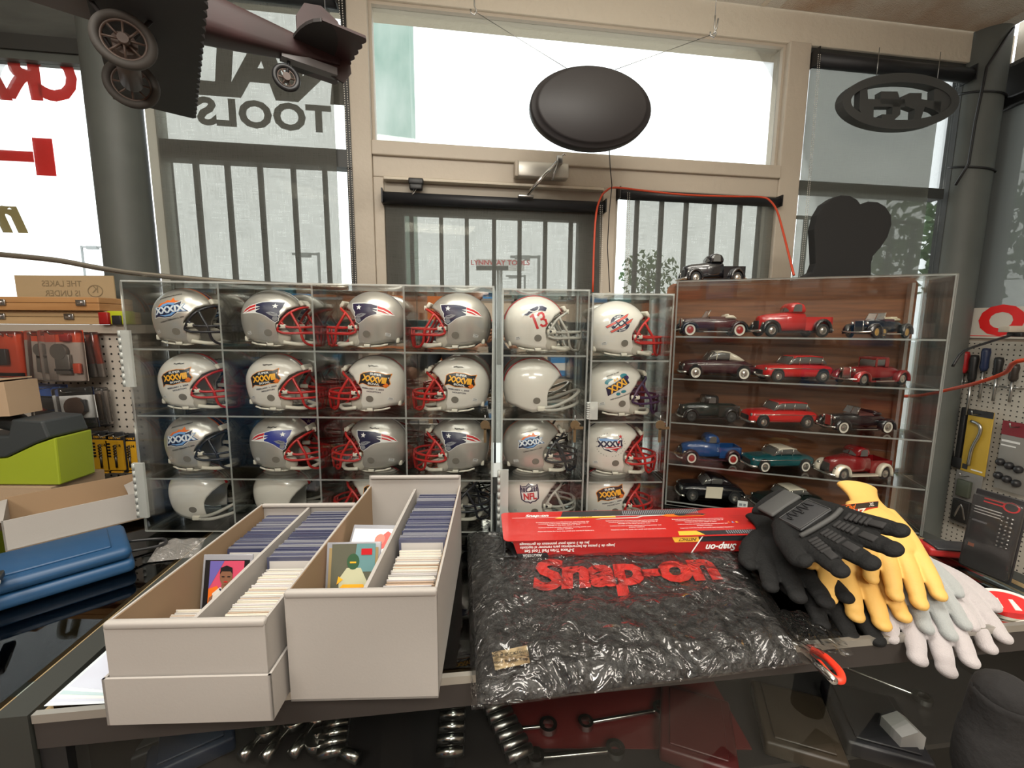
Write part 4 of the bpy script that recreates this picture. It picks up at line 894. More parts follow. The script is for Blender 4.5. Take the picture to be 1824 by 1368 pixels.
car('pickup', on_shelf(1262,815,3,.066,yaw=14), 'blue pickup with maroon mudguards and white-wall tyres, fourth shelf left', PBL, PMA, PBL, True, RHUB, .84)
car('sedan', on_shelf(1382,835,3,.060,yaw=22), 'teal sedan with a cream roof, fourth shelf middle', PTE, None, PWH, True, TRIMC, .84)
car('pickup', on_shelf(1520,840,3,.056,yaw=24), 'dark red pickup with cream mudguards, fourth shelf right', PDR, PWH, PDR, False, TRIMC, .84)
cc_ = car('coupe', on_shelf(1262,905,4,.066,yaw=12), 'black and white police-style coupe on the bottom shelf', PBK, None, PBK, False, TRIMC, .86)
for s_ in (-1, 1): MB().prism([(-.024,.011),(.020,.011),(.022,.040),(-.022,.040)], s_*.0366-.0004, s_*.0366+.0004, PWH).build('door', cc_, label='white door')
car('sedan', on_shelf(1398,915,4,.060,yaw=24), 'dark green sedan with a cream roof on the bottom shelf', PGR, None, PWH, False, TRIMC, .84)
m = MB().box((-.012,-.0005,0), (.012,.0005,.018), DWH).box((-.008,-.0008,.004), (-.001,-.0005,.011), DGR).box((.002,-.0008,.004), (.008,-.0005,.011), DGR)
thing(m, 'price_card', on_shelf(1322,905,4,.02), 'small white printed card beside the black and white coupe', 'card')
car('pickup', MCAR @ T(.100, CD+.066, CH+.0045) @ Rm(0, 0, R(20)), 'black pickup standing on top of the oak car cabinet', PBK, PBK, PBK, False, TRIMC, .92)
# ================================================================== card boxes
BOXW = mat('white_card', (.36,.335,.31), .75, bump=(300,.1,.001)); KRAFT = mat('kraft_card', (.30,.20,.115), .8)
def cardbox(nm, M, W_, L_, H, lab, back_h=0., lid=False, t=.003):
    g = empty(nm, M, lab, 'card box')
    m = MB().box((0,0,0), (W_,t*2,H), BOXW); m.rbox((-.0005,-.001,H-.008), (W_+.0005,.009,H+.002), BOXW, .003); m.build('front_panel', g)
    MB().box((0,t,0), (t,L_,H), BOXW).box((t,t*2,0), (t+.0008,L_-t,H-.001), KRAFT).build('side_panel', g)
    MB().box((W_-t,t,0), (W_,L_,H), BOXW).box((W_-t-.0008,t*2,0), (W_-t,L_-t,H-.001), KRAFT).build('side_panel', g)
    MB().box((0,L_-t,0), (W_,L_,H+back_h), BOXW).rbox((t,L_-.008,H+back_h-.006), (W_-t,L_+.001,H+back_h+.001), BOXW, .002).build('back_panel', g)
    MB().box((0,0,0), (W_,L_,.003), BOXW).build('base', g)
    MB().box((W_/2-.0025,.006,.003), (W_/2+.0025,L_-.006,H-.006), BOXW).build('divider', g)
    if lid:
        m = MB(); a = -.005; h = .062; m.box((a,a,0), (W_-a,a+.003,h), BOXW).box((a,a,0), (a+.003,L_-a,h), BOXW).box((W_-a-.003,a,0), (W_-a,L_-a,h), BOXW).box((a,L_-a-.003,0), (W_-a,L_-a,h), BOXW)
        m.build('lid_underneath', g)
    return g
MBX2 = T(-.287, .503, ZC+.001) @ Rm(0, 0, R(2.0)); MBX1 = T(-.485, .468, ZC+.006) @ Rm(0, 0, R(2.2))
cardbox('card_box', MBX2, .192, .372, .153, 'tall white two-row trading card box with corrugated edge, nearest the middle', .022)
cardbox('card_box', MBX1, .188, .352, .130, 'lower white two-row trading card box sitting in its lid, at the left', 0., True)
random.seed(4)
HOLD = [mat('holder_%d' % i, c, .25, 0, coat=.5) for i, c in enumerate([(.060,.066,.115),(.095,.10,.155),(.17,.175,.21),(.038,.042,.085),(.25,.255,.28)])]
SLV = [mat('sleeve_%d' % i, c, .35) for i, c in enumerate([(.62,.58,.52),(.50,.48,.46),(.66,.60,.50),(.45,.33,.24),(.55,.52,.52)])]
def card_proto(m, w_, h, t):
    mb = MB().box((-w_/2,-t/2,0), (w_/2,t/2,h), m).box((-w_/2+.004,-t/2-.0003,.004), (w_/2-.004,-t/2,h-.006), SLV[1] if m in HOLD else m)
    return mb.mesh('card')
PH = [card_proto(m, .077, .098, .0021) for m in HOLD]; PS = [card_proto(m, .068, .088, .0016) for m in SLV]
def card_row(M, xc, y0, y1, step, protos, z, lab, grp, lean=0., jit=.002, sc_=1., zend=None):
    y = y0; N = max(1, int((y1-y0)/step)); k = 0
    while y < y1:
        me = random.choice(protos); o = bpy.data.objects.new('trading_card', me); sc.collection.objects.link(o)
        zz = z+(0 if zend is None else (zend-z)*(y-y0)/(y1-y0))
        o.matrix_world = M @ T(xc+random.uniform(-jit, jit), y, zz+random.uniform(-.001, .001)) @ Rm(lean+random.uniform(-.015, .015), 0, random.uniform(-.01, .01)) @ Matrix.Scale(sc_, 4)
        tag(o, lab, 'trading card', grp); y += step; k += 1
card_row(MBX2, .146, .165, .360, .0029, PH, .040, 'blue-edged hard card holder in the right row of the tall box', 'blue-edged holders, tall box right row')
card_row(MBX2, .144, .018, .160, .0030, PS, .034, 'white sleeved trading card in the front right of the tall box', 'white sleeved cards, tall box front right')
card_row(MBX2, .050, .014, .055, .0030, PS, .034, 'white sleeved trading card in the front left of the tall box', 'white sleeved cards, tall box front left')
card_row(MBX1, .142, .165, .338, .0027, PH, .018, 'blue-edged hard card holder in the right row of the low box', 'blue-edged holders, low box right row', lean=-.06)
card_row(MBX1, .141, .018, .160, .0031, PS, .014, 'white sleeved trading card in the front right of the low box', 'white sleeved cards, low box front right', lean=-.06)
card_row(MBX1, .049, .200, .338, .0032, PH, .010, 'pale blue hard card holder in the left row of the low box', 'pale holders, low box left row', lean=-.20)
card_row(MBX1, .049, .018, .085, .0034, PS, .004, 'white sleeved trading card in the front left of the low box', 'white sleeved cards, low box front left', lean=-.10, sc_=.92)
SK = mat('print_skin', (.20,.09,.05), .5); PK = mat('print_pink', (.55,.06,.12), .5); PVI = mat('print_violet', (.12,.10,.35), .5)
def picture_card(M, w_, h, lab, art, frame=DWH, case=True):
    g = empty('picture_card', M, lab, 'trading card'); MB().rbox((-w_/2,0,0), (w_/2,.003,h), HOLD[4], .001).build('holder', g)
    m = MB().box((-w_/2+.004,-.0006,.005), (w_/2-.004,0,h-.008), frame); k = w_/.07
    for pts, mt, lay in art: m.add([(x*k*.001, -.0006-.0003*lay, (z*k+4)*.001) for x, z in pts], [tuple(range(len(pts)))], mt)
    m.build('printed_card', g); return g
def el(cx, cz, rx, rz, n=16): return [(cx+rx*math.cos(2*PI*k/n), cz+rz*math.sin(2*PI*k/n)) for k in range(n)]
picture_card(MBX1 @ T(.050,.135,.034) @ Rm(R(-14),0,R(-1)), .076, .098, 'black-bordered card of a basketball player in white, standing in the low box',
    [([(-24,8),(24,8),(24,78),(-24,78)], PK, 1), ([(-24,40),(-4,78),(-24,78)], PVI, 2), ([(-24,8),(-24,40),(-12,44),(-4,30)], DOR, 2), ([(-19,8),(-18,34),(-8,42),(10,42),(18,34),(19,8)], mat('print_white', (.62,.58,.52), .5), 3), ([(-5,38),(-6,46),(6,46),(6,38),(0,32)], SK, 4), (el(0,57,9,13), SK, 4),
     ([(-9,60),(-8,69),(0,72),(8,69),(9,60),(6,64),(-6,64)], DBK, 5), ([(-24,8),(-19,8),(-17,32),(-22,28)], SK, 4), ([(-6,56),(-2,56),(-2,57.5),(-6,57.5)], DBK, 6), ([(2,56),(6,56),(6,57.5),(2,57.5)], DBK, 6), ([(-3,49),(3,49),(2,50.5),(-2,50.5)], DRED, 6), ([(-9,40),(0,30),(9,40),(7,41),(0,33),(-7,41)], NAVY, 5)], DBK)
picture_card(MBX2 @ T(.050,.092,.062) @ Rm(R(-16),0,R(1)), .082, .100, 'green and gold card of a crouching masked goalkeeper in the tall box',
    [([(-28,6),(28,6),(28,80),(-28,80)], mat('print_olive', (.10,.10,.07), .5), 1), ([(0,45),(28,45),(28,80),(4,80)], mat('print_rink', (.12,.25,.26), .5), 2), ([(-16,10),(-18,36),(-8,50),(10,50),(18,34),(16,10)], mat('print_cream', (.50,.50,.33), .5), 3), (el(0,58,8,10), mat('print_green', (.03,.09,.04), .5), 4),
     ([(-24,6),(-20,26),(-4,20),(-8,6)], MATS['print_green'], 4), ([(24,6),(22,24),(4,20),(8,6)], MATS['print_green'], 4), ([(-18,24),(-12,30),(14,30),(16,24),(0,20)], DYE, 5), ([(-20,30),(-18,40),(-12,36)], DYE, 5), ([(-4,56),(4,56),(4,58),(-4,58)], DYE, 5), ([(10,66),(24,66),(24,74),(10,74)], DRED, 4)], mat('print_gold', (.30,.22,.10), .5))
picture_card(MBX2 @ T(.050,.145,.075) @ Rm(R(-50),0,R(-3)), .078, .098, 'white card with a red photo of players leaning back in the tall box',
    [([(-26,10),(-28,40),(-14,52),(-6,44),(4,56),(22,74),(28,70),(26,50),(10,40),(-4,30),(-10,12)], mat('print_red', (.55,.06,.045), .5), 1), (el(12,60,8,9), mat('print_red2', (.62,.14,.10), .5), 2), (el(-14,42,6,7), MATS['print_red2'], 2), ([(-4,8),(28,10),(28,34),(8,30)], mat('print_grey', (.35,.35,.33), .5), 1), (el(12,20,8,5), DRED, 2), (el(12,20,5,3), DBK, 3)])
# ================================================================== rubber mat in its plastic bag
MATM = mat('rubber_mat', (.022,.021,.021), .55, bump=(60,.6,.02)); BAG = clear('bag_film', (.96,.96,.95), 1.5, 1.35, haze=.010, hazecol=(.55,.53,.5), rough=.09, bump=(17,.8,.04))
q00, q10, q11, q01 = (-.043,.496), (.43,.572), (.50,.935), (-.094,.945)
def bil(u, v): return [(q00[i]*(1-u)+q10[i]*u)*(1-v)+(q01[i]*(1-u)+q11[i]*u)*v for i in (0, 1)]
def edgef(u, v, k=18): return min(1, k*min(u, 1-u, v, 1-v))
g = empty('floor_mat', T(0,0,0), 'black rubber mat in a wrinkled clear plastic bag with red lettering', 'mat')
def top(u, v): x, y = bil(u, v); n = .0016*math.sin(x*190+2*math.sin(y*90))*math.sin(y*170+1.5*math.sin(x*60)); return (x, y, ZC+.003+.021*edgef(u, v)**.5+n)
m = MB().grid(top, 110, 80, MATM).grid(lambda u, v: (*bil(u, v), ZC+.0025), 8, 8, MATM); m.build('mat', g)
def film(u, v):
    x, y = bil(-.015+1.045*u, -.012+1.02*v); e = edgef(u, v, 12)
    fr_ = .35+.65*max(0, 1-v*1.5)+.2*(1-u); w_ = fr_*(.0060*abs(math.sin(x*38+3*math.sin(y*23)+4*math.sin(x*9-y*7)))**1.6+.0040*abs(math.sin(y*31+4*math.sin(x*27)+2))**1.6)+.0008*math.sin(x*130+3*math.sin(y*75))*math.sin(y*118)
    return (x, y, ZC+.0035+(.0262+w_)*e**.5)
m = MB().grid(film, 170, 120, BAG); m.grid(lambda u, v: (.43+.085*u+.03*v, .575+.01*u+.10*v, ZC+.004+.010*(1-u)+.002*math.sin(u*20)), 14, 10, BAG); m.build('plastic_bag', g)
a, b = at_z(942, 1058, 1.0), at_z(1295, 1036, 1.0); dv = (b-a); ang = math.atan2(dv.y, dv.x)
vs, fs = text_geo('Snap-on', .115, bold=.045, shear=.28, sx=1.0, spacing=.95); xs = [v[0] for v in vs]; kx = dv.length/(max(xs)-min(xs))
MT = T((a.x+b.x)/2, (a.y+b.y)/2+.055, ZC+.0285) @ Rm(0, 0, ang) @ Matrix.Diagonal((kx, 1.12, 1, 1))
vs2, fs2 = sliced([(x, y) for x, y in vs], fs, .01); MB().add([(x, y, 0) for x, y in vs2], fs2, mat('mat_lettering', (.60,.025,.018), .45), MT).build('lettering', g)
lab_ = mat('old_label', (.42,.33,.19), .8, noise=(30,(.30,.2,.1),(1,1,1)))
m = MB(); P = [at_z(876,1163,ZC+.0285), at_z(939,1150,ZC+.0285), at_z(944,1181,ZC+.0285), at_z(882,1194,ZC+.0285)]
m.add(P+[p+Vector((0,0,.0008)) for p in P], [(0,1,2,3),(4,5,6,7),(0,1,5,4),(1,2,6,5),(2,3,7,6),(3,0,4,7)], lab_)
for i, t in enumerate(('Part # JKCK101/15', 'Custom Bench Top Mat')):
    c = P[0].lerp(P[3], .3+.4*i).lerp(P[1].lerp(P[2], .3+.4*i), .5)+Vector((0,0,.0012)); vs, fs = text_geo(t, .0075, bold=.01)
    m.add([(x, y, 0) for x, y in vs], fs, DBK, T(c) @ Rm(0,0,R(9)))
m.build('paper_label', g)
# ================================================================== long red tool box on the mat
g = empty('tool_box', T(.003, .812, ZC+.028) @ Rm(0, 0, R(3.8)), 'long red retail box with black stripes lying on the mat', 'box'); BR = mat('box_red', (.42,.014,.011), .35, coat=.3); BRD = mat('box_red_side', (.30,.010,.009), .4); BBK = mat('box_black', (.02,.02,.022), .4); BYE = mat('box_yellow', (.72,.40,.04), .4)
L_, D_, H_ = .628, .118, .036
MB().prism([(.012,0),(L_-.003,0),(L_,H_),(0,H_)], 0, D_, BRD).build('carton', g)
def rr(x0, y0, x1, y1, r): return [(x, y) for x, y in rrect(x0, y0, x1, y1, r, 4)]
pl = rr(-.018, -.002, L_, D_+.012, .012); m = MB(); m.add([(x,y,H_) for x,y in pl]+[(x,y,H_+.0012) for x,y in pl], [tuple(range(len(pl))), tuple(range(len(pl),2*len(pl)))]+[(i,(i+1)%len(pl),len(pl)+(i+1)%len(pl),len(pl)+i) for i in range(len(pl))], BR)
zt = H_+.0016
def top_(poly, mt, dz=0): m.add([(x, y, zt+dz) for x, y in poly], [tuple(range(len(poly)))], mt)
top_([(.115,.100),(.125,.128),(.47,.128),(.40,.100)], BBK); top_([(.10,.092),(.112,.100),(.24,.100),(.24,.092)], BYE, .0002)
top_([(.005,.0985),(.45,.0985),(.45,.0995),(.005,.0995)], DWH, .0003)
top_([(.40,.002),(.39,.020),(L_,.020),(L_,.002)], BBK); top_([(.345,.002),(.350,.020),(.39,.020),(.40,.002)], BYE)
for i in range(40): x = .26+i*.0045; top_([(x,.104),(x+.0018,.104),(x+.006,.126),(x+.0042,.126)], DGR, .0003)
for i in range(34): x = .45+i*.005; top_([(x,.004),(x+.002,.004),(x+.005,.018),(x+.003,.018)], DGR, .0003)
top_([(.19,.083),(.205,.088),(.285,.090),(.30,.097),(.36,.099),(.36,.096),(.303,.093),(.288,.086),(.205,.084)], mat('print_silver', (.5,.45,.42), .4), .0004)
top_([(.345,.094),(.36,.101),(.44,.101),(.45,.095),(.44,.088),(.36,.088)], DOR, .0005); top_([(.375,.097),(.385,.103),(.44,.103),(.452,.097),(.44,.091),(.385,.091)], BBK, .0007); top_([(.40,.096),(.408,.0985),(.44,.098),(.44,.095),(.405,.0945)], BR, .0009)
def tt(body, size, x, y, mt, rot=0, **k): vs, fs = text_geo(body, size, **k); m.add([(a_, b_, 0) for a_, b_ in vs], fs, mt, T(x, y, zt+.0006) @ Rm(0, 0, rot))
tt('Snap-on', .016, .062, .108, DWH, 0, bold=.03, shear=.3); tt('QUICKINSTINCT'[5:], .007, .17, .096, DBK, 0, bold=.02, shear=.2)
LN = ['Slotted prying point provides leverage and increases the', 'contacting surface area helping to reduce the risk of', 'damage to the door panel or trim.', 'Instinct handles provide maximum turning power and', 'greater comfort.', 'Separate tools for both the small and standard fasteners.']
for cx_ in (.115,.27,.42):
    for i, t_ in enumerate(LN): tt(t_, .0052, cx_, .074-.0072*i-(.003 if i > 2 else 0)-(.003 if i > 4 else 0), DWH, 0, bold=.01)
for i in range(6): top_([(.50,.085-.008*i),(.57,.085-.008*i),(.57,.0862-.008*i),(.50,.0862-.008*i)], BRD, .0003)
for i, mt in enumerate((DOR, DBL, DYE)): top_([(.478+.009*i,.052),(.485+.009*i,.052),(.4815+.009*i,.059)], mt, .0004)
m.build('printed_card', g)
m = MB(); M_ = T(0,-.0008,0)
def fr(body, size, x, z, mt, flip=True, **k): vs, fs = text_geo(body, size, **k); s = -1 if flip else 1; m.add([(x+s*a_, -.001, z+s*b_) for a_, b_ in vs], fs, mt)
m.add([(.012,-.0006,0),(.075,-.0006,0),(.070,-.0006,.009),(.009,-.0006,.009)], [(0,1,2,3)], BBK); fr('ASG103BR', .0085, .040, .0045, DWH, bold=.02)
fr('3-Piece Trim Pad Tool Set', .0095, .075, .014, DWH, bold=.02); fr('Juego de 3 piezas de herramientas para remover el tapizado', .0080, .112, .0215, DWH, bold=.015); fr('Jeu de 3 outils pour panneaux de garnissage', .0080, .085, .0285, DWH, bold=.015)
m.add([(.388,-.0006,.024),(L_-.002,-.0006,.024),(L_,-.0006,H_),(.383,-.0006,H_)], [(0,1,2,3)], BBK); m.add([(.335,-.0006,.024),(.388,-.0006,.024),(.385,-.0006,H_),(.328,-.0006,H_)], [(0,1,2,3)], BYE)
fr('INSTINCT', .0085, .362, .030, DBK, shear=.2, bold=.02); fr('Snap-on', .020, .435, .011, DWH, shear=.3, bold=.03); m.add([(.37,-.0008,0),(.373,-.0008,0),(.395,-.0008,H_),(.392,-.0008,H_)], [(0,1,2,3)], DWH)
m.build('side_printing', g)
MB().rbox((-.018,.0,-.0), (.010,.10,.004), BBK, .002).box((-.016,.003,.004), (-.014,.09,H_), BBK).build('plastic_tray', g)
# ================================================================== gloves
def glove(P0, P1, m_body, lab, spread=1., thumb=1, wide=1., cuff=None, extra=None, drop=.0, grp=None, blunt=1.0, up=(0,0,1)):
    P0, P1 = Vector(P0), Vector(P1); X = (P1-P0).normalized(); L_ = .222; P0 = P1-X*L_; k_ = 1; Y = Vector(up).cross(X).normalized(); Z = X.cross(Y)
    M = Matrix((( X.x, Y.x, Z.x, P0.x), (X.y, Y.y, Z.y, P0.y), (X.z, Y.z, Z.z, P0.z), (0,0,0,1))); k = L_/.232
    g = empty('work_glove', M @ Matrix.Diagonal((k, k*wide, k, 1)), lab, 'glove', grp); mb = MB()
    def cv(x, y, z=0): return (x, y, z-drop*max(0, x-.06)**2*18)
    def flat(pts, r, fz=.62):
        t_ = MB().tube([cv(*p) for p in smooth([(*p, 0) if len(p) == 2 else p for p in pts], 4)], r, m_body, 14); zc = 0
        n_ = len(t_.v)//14; 
        for i in range(n_):
            c = sum((t_.v[i*14+j] for j in range(14)), Vector())/14
            for j in range(14): t_.v[i*14+j].z = c.z+(t_.v[i*14+j].z-c.z)*fz
        mb.add(t_.v, t_.f, m_body, None, True)
    def rad(n_, a, b, tip): return [a+(b-a)*i/(n_-1) for i in range(n_-3)]+[b*.96, b*.80, b*.45]
    fn = ((.046,.14,.080,.0165),(.016,.04,.100,.0172),(-.016,-.04,.097,.0172),(-.046,-.14,.080,.0160))
    for y, a_, l, r in fn:
        a_ *= spread; pts = [(.02,y*.75),(.07,y*.95),(.115,y*1.02),(.115+l*.5*math.cos(a_), y*1.02+l*.5*math.sin(a_)),(.115+l*math.cos(a_), y*1.02+l*math.sin(a_))]
        n_ = 17; flat(pts, rad(n_, r*1.1, r, 0), .60)
        tip = pts[-1]; mb.ball(cv(tip[0]-r*.35, tip[1]), (r*.95, r*.92*blunt, r*.60), m_body)
    flat([(.03, .030*thumb),(.065,.058*thumb),(.10,.072*thumb),(.135,.088*thumb)], rad(13, .022, .0172, 0), .68); mb.ball(cv(.133,.079*thumb), (.014,.0145,.0095), m_body)
    mb.ball((.055,0,0), (.06,.054,.016), m_body); mb.ball((.095,0,-.001), (.045,.057,.013), m_body)
    b = mb.build('glove_body', g); rm = b.modifiers.new('r', 'REMESH'); rm.mode = 'VOXEL'; rm.voxel_size = .0024; rm.use_smooth_shade = True
    s_ = b.modifiers.new('s', 'SMOOTH'); s_.iterations = 5; s_.factor = .5
    c = MB(); pts = [(-.045,1.05),(-.03,.98),(0,.86),(.03,.95)] 
    c.grid(lambda u, v: ((lambda a, q: ((-.05+.085*v), .040*q*math.cos(a), .0135*q*math.sin(a)))(2*PI*u, 1.12-.30*math.sin(PI*min(1, v*1.1))*.9)), 28, 8, cuff or m_body); c.build('cuff', g)
    if extra: extra(g, cv)
    return g
GBK = mat('glove_black', (.011,.011,.011), .8, bump=(200,.4,.004), spec=.2); GYE = mat('glove_yellow', (.66,.39,.10), .65, bump=(45,.25,.006)); GGY = mat('glove_grey', (.40,.365,.365), .95, bump=(500,.5,.002), sheen=.4); GDG = mat('glove_dark_grey', (.055,.055,.053), .7); GG2 = mat('glove_knit', (.30,.315,.31), .95, bump=(600,.5,.002), sheen=.4)
Pz = lambda px, py, z: at_z(px, py, z)
Py = at_y
glove(Py(1640,1010,.79), Py(1768,1118,.62), GGY, 'pale grey suede glove at the right end of the pile, fingers over the counter edge', 1.0, 1, .85, drop=.12, up=(0,-.3,1))
glove(Py(1590,1010,.765), Py(1695,1148,.578), GGY, 'pale grey suede glove under the yellow gloves, fingertips hanging over the edge', 1.0, 1, .9, drop=.15, up=(0,-.3,1))
glove(Py(1590,985,.76), Py(1700,1108,.60), GG2, 'blue-grey knit glove lying between the pale grey gloves', .9, 1, .78, drop=.1, up=(0,-.3,1))
glove(Py(1450,1010,.76), Py(1565,1120,.61), GBK, 'plain black glove under the yellow gloves', 1.0, -1, 1.0, drop=.1)
glove(Py(1400,985,.78), Py(1455,1085,.64), GBK, 'black glove under the patterned black glove, beside the mat', 1.0, -1, 1.0)
glove(Py(1470,985,.80), Py(1315,1000,.79), mat('glove_charcoal', (.014,.014,.014), .8, bump=(90,.5,.006)), 'crumpled black glove in front of the red box', .8, 1, .8)
glove(Py(1500,975,.76), Py(1575,1092,.615), GYE, 'yellow leather glove lying lower, its fingers below the black glove', 1.0, -1, .95, drop=.1, up=(0,-.5,1))
glove(Py(1550,905,.80), Py(1648,1058,.615), GYE, 'yellow leather glove on top with folded cuff, beside the red header card', 1.0, -1, .85, drop=.1, up=(0,-.5,1))
def mech(g, cv):
    m = MB()
    for y, a_, l in ((.036,.20,.075),(.013,.06,.090),(-.012,-.05,.086),(-.036,-.20,.072)):
        for i in range(5): d = .006+i*.0085; m.rbox((-.003,-.009,-.003), (.003,.009,.003), BLACKM, .002, T(cv(.112+d*math.cos(a_), y*1.02+d*math.sin(a_), .010)) @ Rm(0,0,a_))
        d = l*.72; m.rbox((-.014,-.007,-.002), (.012,.007,.003), BLACKM, .002, T(cv(.112+d*math.cos(a_), y*1.02+d*math.sin(a_), .009)) @ Rm(0,0,a_))
    m.build('knuckle_guards', g)
    m = MB(); m.tube(smooth([cv(.098,.045,.013), cv(.106,.02,.0155), cv(.104,-.02,.0155), cv(.096,-.045,.012)], 4), .0045, GDG); m.build('knuckle_band', g)
    m = MB().rbox((.03,-.036,.010), (.088,.036,.0158), mat('glove_panel', (.03,.03,.032), .55), .003); m.tube([(.032,-.034,.0165),(.086,-.034,.0165),(.086,.034,.0165),(.032,.034,.0165)], .0012, GDG, 6, closed=True)
    sq = [(.045+.012*math.sin(i*1.7), -.026+.0033*i, .0168) for i in range(17)]; m.tube(smooth(sq, 3), .0013, BLACK, 6); m.build('back_panel', g)
    MB().rbox((-.035,-.037,.008), (.012,.037,.0165), GDG, .004).build('wrist_strap', g)
glove(Py(1420,918,.775), Py(1596,1003,.585), GBK, 'black mechanic glove with moulded knuckle guards on top of the pile', 1.1, -1, 1.0, None, mech, up=(-.25,-.9,.6))
def header(pts, z0, z1, txt, sz, lab, mt=BR, rot=0):
    A = at_z(*pts[0], z0); B = at_z(*pts[1], z0); C = at_z(*pts[2], z1); U = (B-A); W_ = U.length; U.normalize(); V = (C-A); V = V-U*V.dot(U); H = V.length; V.normalize(); N = U.cross(V)
    M = Matrix(((U.x,-N.x,V.x,A.x),(U.y,-N.y,V.y,A.y),(U.z,-N.z,V.z,A.z),(0,0,0,1))); m = MB().box((0,0,0), (W_,.001,H), mt)
    m.add([(0,-.0004,H*.66),(W_,-.0004,H*.66),(W_,-.0004,H),(0,-.0004,H)], [(0,1,2,3)], BBK)
    add_text(m, txt[0], DWH, T(W_*.55,-.0006,H*.44), sz, bold=.04, sx=1.3); add_text(m, txt[1], DOR, T(W_*.4,-.0006,H*.82), sz*.8, bold=.03, shear=.3); add_text(m, txt[2], DWH, T(W_*.88,-.0006,H*.85), sz*.6, bold=.02)
    thing(m, 'header_card', M, lab, 'card')
header([(1462,932),(1562,920),(1455,905)], 1.105, 1.135, ('SKINZ', 'IronClad', 'XL'), .016, 'red and black glove header card marked XL behind the yellow glove')
header([(1402,938),(1440,915),(1392,915)], 1.075, 1.10, ('HYDE', 'IRON', 'M'), .010, 'small red header card between the red box and the black glove')
m = MB().tube(smooth([(0,0,0),(.004,.012,.006),(.010,.03,.004)], 4), .0022, BLACK); thing(m, 'plastic_tag', T(Py(1572,938,.745)), 'black plastic tag pin through the yellow glove cuff', 'tag pin')
m = MB().rbox((0,0,0), (.13,.05,.02), BRD, .006).rbox((.01,-.004,.018), (.10,.04,.024), BBK, .004); thing(m, 'tool_case', T(Pz(1655,992,ZC)) @ Rm(0,0,R(-10)), 'dark red and black tool case behind the grey gloves', 'case')
# ================================================================== left side: pegboard fixture and what hangs on it
def pegmat(name, colr, pitch=.0254):
    m = bpy.data.materials.new(name); m.use_nodes = True; n = m.node_tree.nodes; L = m.node_tree.links; b = n['Principled BSDF']; b.inputs['Roughness'].default_value = .6
    tc = n.new('ShaderNodeTexCoord'); sp = n.new('ShaderNodeSeparateXYZ'); L.new(tc.outputs['Object'], sp.inputs[0]); acc = None
    for ax in ('X', 'Z'):
        d = n.new('ShaderNodeMath'); d.operation = 'DIVIDE'; d.inputs[1].default_value = pitch; L.new(sp.outputs[ax], d.inputs[0])
        f = n.new('ShaderNodeMath'); f.operation = 'FRACT'; L.new(d.outputs[0], f.inputs[0]); a = n.new('ShaderNodeMath'); a.operation = 'SUBTRACT'; a.inputs[1].default_value = .5; L.new(f.outputs[0], a.inputs[0])
        q = n.new('ShaderNodeMath'); q.operation = 'POWER'; q.inputs[1].default_value = 2; L.new(a.outputs[0], q.inputs[0])
        if acc: s = n.new('ShaderNodeMath'); s.operation = 'ADD'; L.new(acc.outputs[0], s.inputs[0]); L.new(q.outputs[0], s.inputs[1]); acc = s
        else: acc = q
    lt = n.new('ShaderNodeMath'); lt.operation = 'LESS_THAN'; lt.inputs[1].default_value = .022; L.new(acc.outputs[0], lt.inputs[0])
    mx = n.new('ShaderNodeMix'); mx.data_type = 'RGBA'; mx.inputs[6].default_value = (*colr, 1); mx.inputs[7].default_value = (.02,.018,.016,1); L.new(lt.outputs[0], mx.inputs[0]); L.new(mx.outputs[2], b.inputs['Base Color'])
    MATS[name] = m; return m
PEG = pegmat('pegboard_paint', (.47,.42,.36)); PEG2 = pegmat('pegboard_white', (.50,.47,.41))
PY = 1.47
g = empty('pegboard_rack', T(-2.35, PY, 0), 'cream pegboard rack with shelf on top at the left', 'display rack')
MB().box((0,0,.55), (1.075,.012,1.43), PEG).build('pegboard', g)
MB().box((-.02,-.02,1.43), (1.12,.30,1.458), mat('shelf_beige', (.40,.35,.29), .5)).build('shelf', g)
MB().box((0,.012,0), (1.075,.05,1.43), BACKW).build('backing', g); MB().box((0,-.25,0), (1.075,.05,.55), BACKW).build('base', g)
PIN = mat('pine_wood', (.50,.27,.11), .45, noise=(3,(.42,.21,.08),(1,6,14))); PIN2 = mat('pine_wood_pale', (.52,.36,.19), .5, noise=(3,(.45,.30,.15),(1,6,14)))
def woodbox(px0, px1, Y, z0, z1, mt, lab, lats):
    a, b = at_y(px0, 560, Y), at_y(px1, 560, Y); g = empty('wooden_box', T(a.x, Y, z0), lab, 'box'); W_ = b.x-a.x; h = z1-z0
    MB().box((0,0,0), (W_,.13,h*.55), mt).build('body', g, bevel=.002); MB().box((0,0,h*.57), (W_,.13,h), mt).build('lid', g, bevel=.002)
    for px in lats: x = at_y(px, 560, Y).x-a.x; MB().rbox((x-.016,-.006,h*.35), (x+.016,0,h*.80), STEEL, .002).rbox((x-.008,-.010,h*.45), (x+.008,-.004,h*.68), CHROME, .002).build('latch', g)
woodbox(-190, 192, 1.46, 1.459, 1.503, PIN2, 'pale wooden case with dark latches on the pegboard shelf, lower of two', (2, 124))
woodbox(-170, 178, 1.44, 1.504, 1.548, PIN, 'orange pine case with steel latches stacked on the paler wooden case', (6, 148))
p = at_y(112, 522, 1.58); m = MB().box((-.19,0,-.07), (.17,.004,.105), mat('brown_card_sign', (.44,.33,.19), .8)); PEN = mat('pencil', (.25,.19,.11), .9)
for i, t_ in enumerate(('THE LAKES', 'IS UNDER', 'HOUR TV')): add_text(m, t_, PEN, T(-.02,-.001,.075-.035*i) @ Matrix.Scale(-1, 4, (1,0,0)), .03, bold=.005)
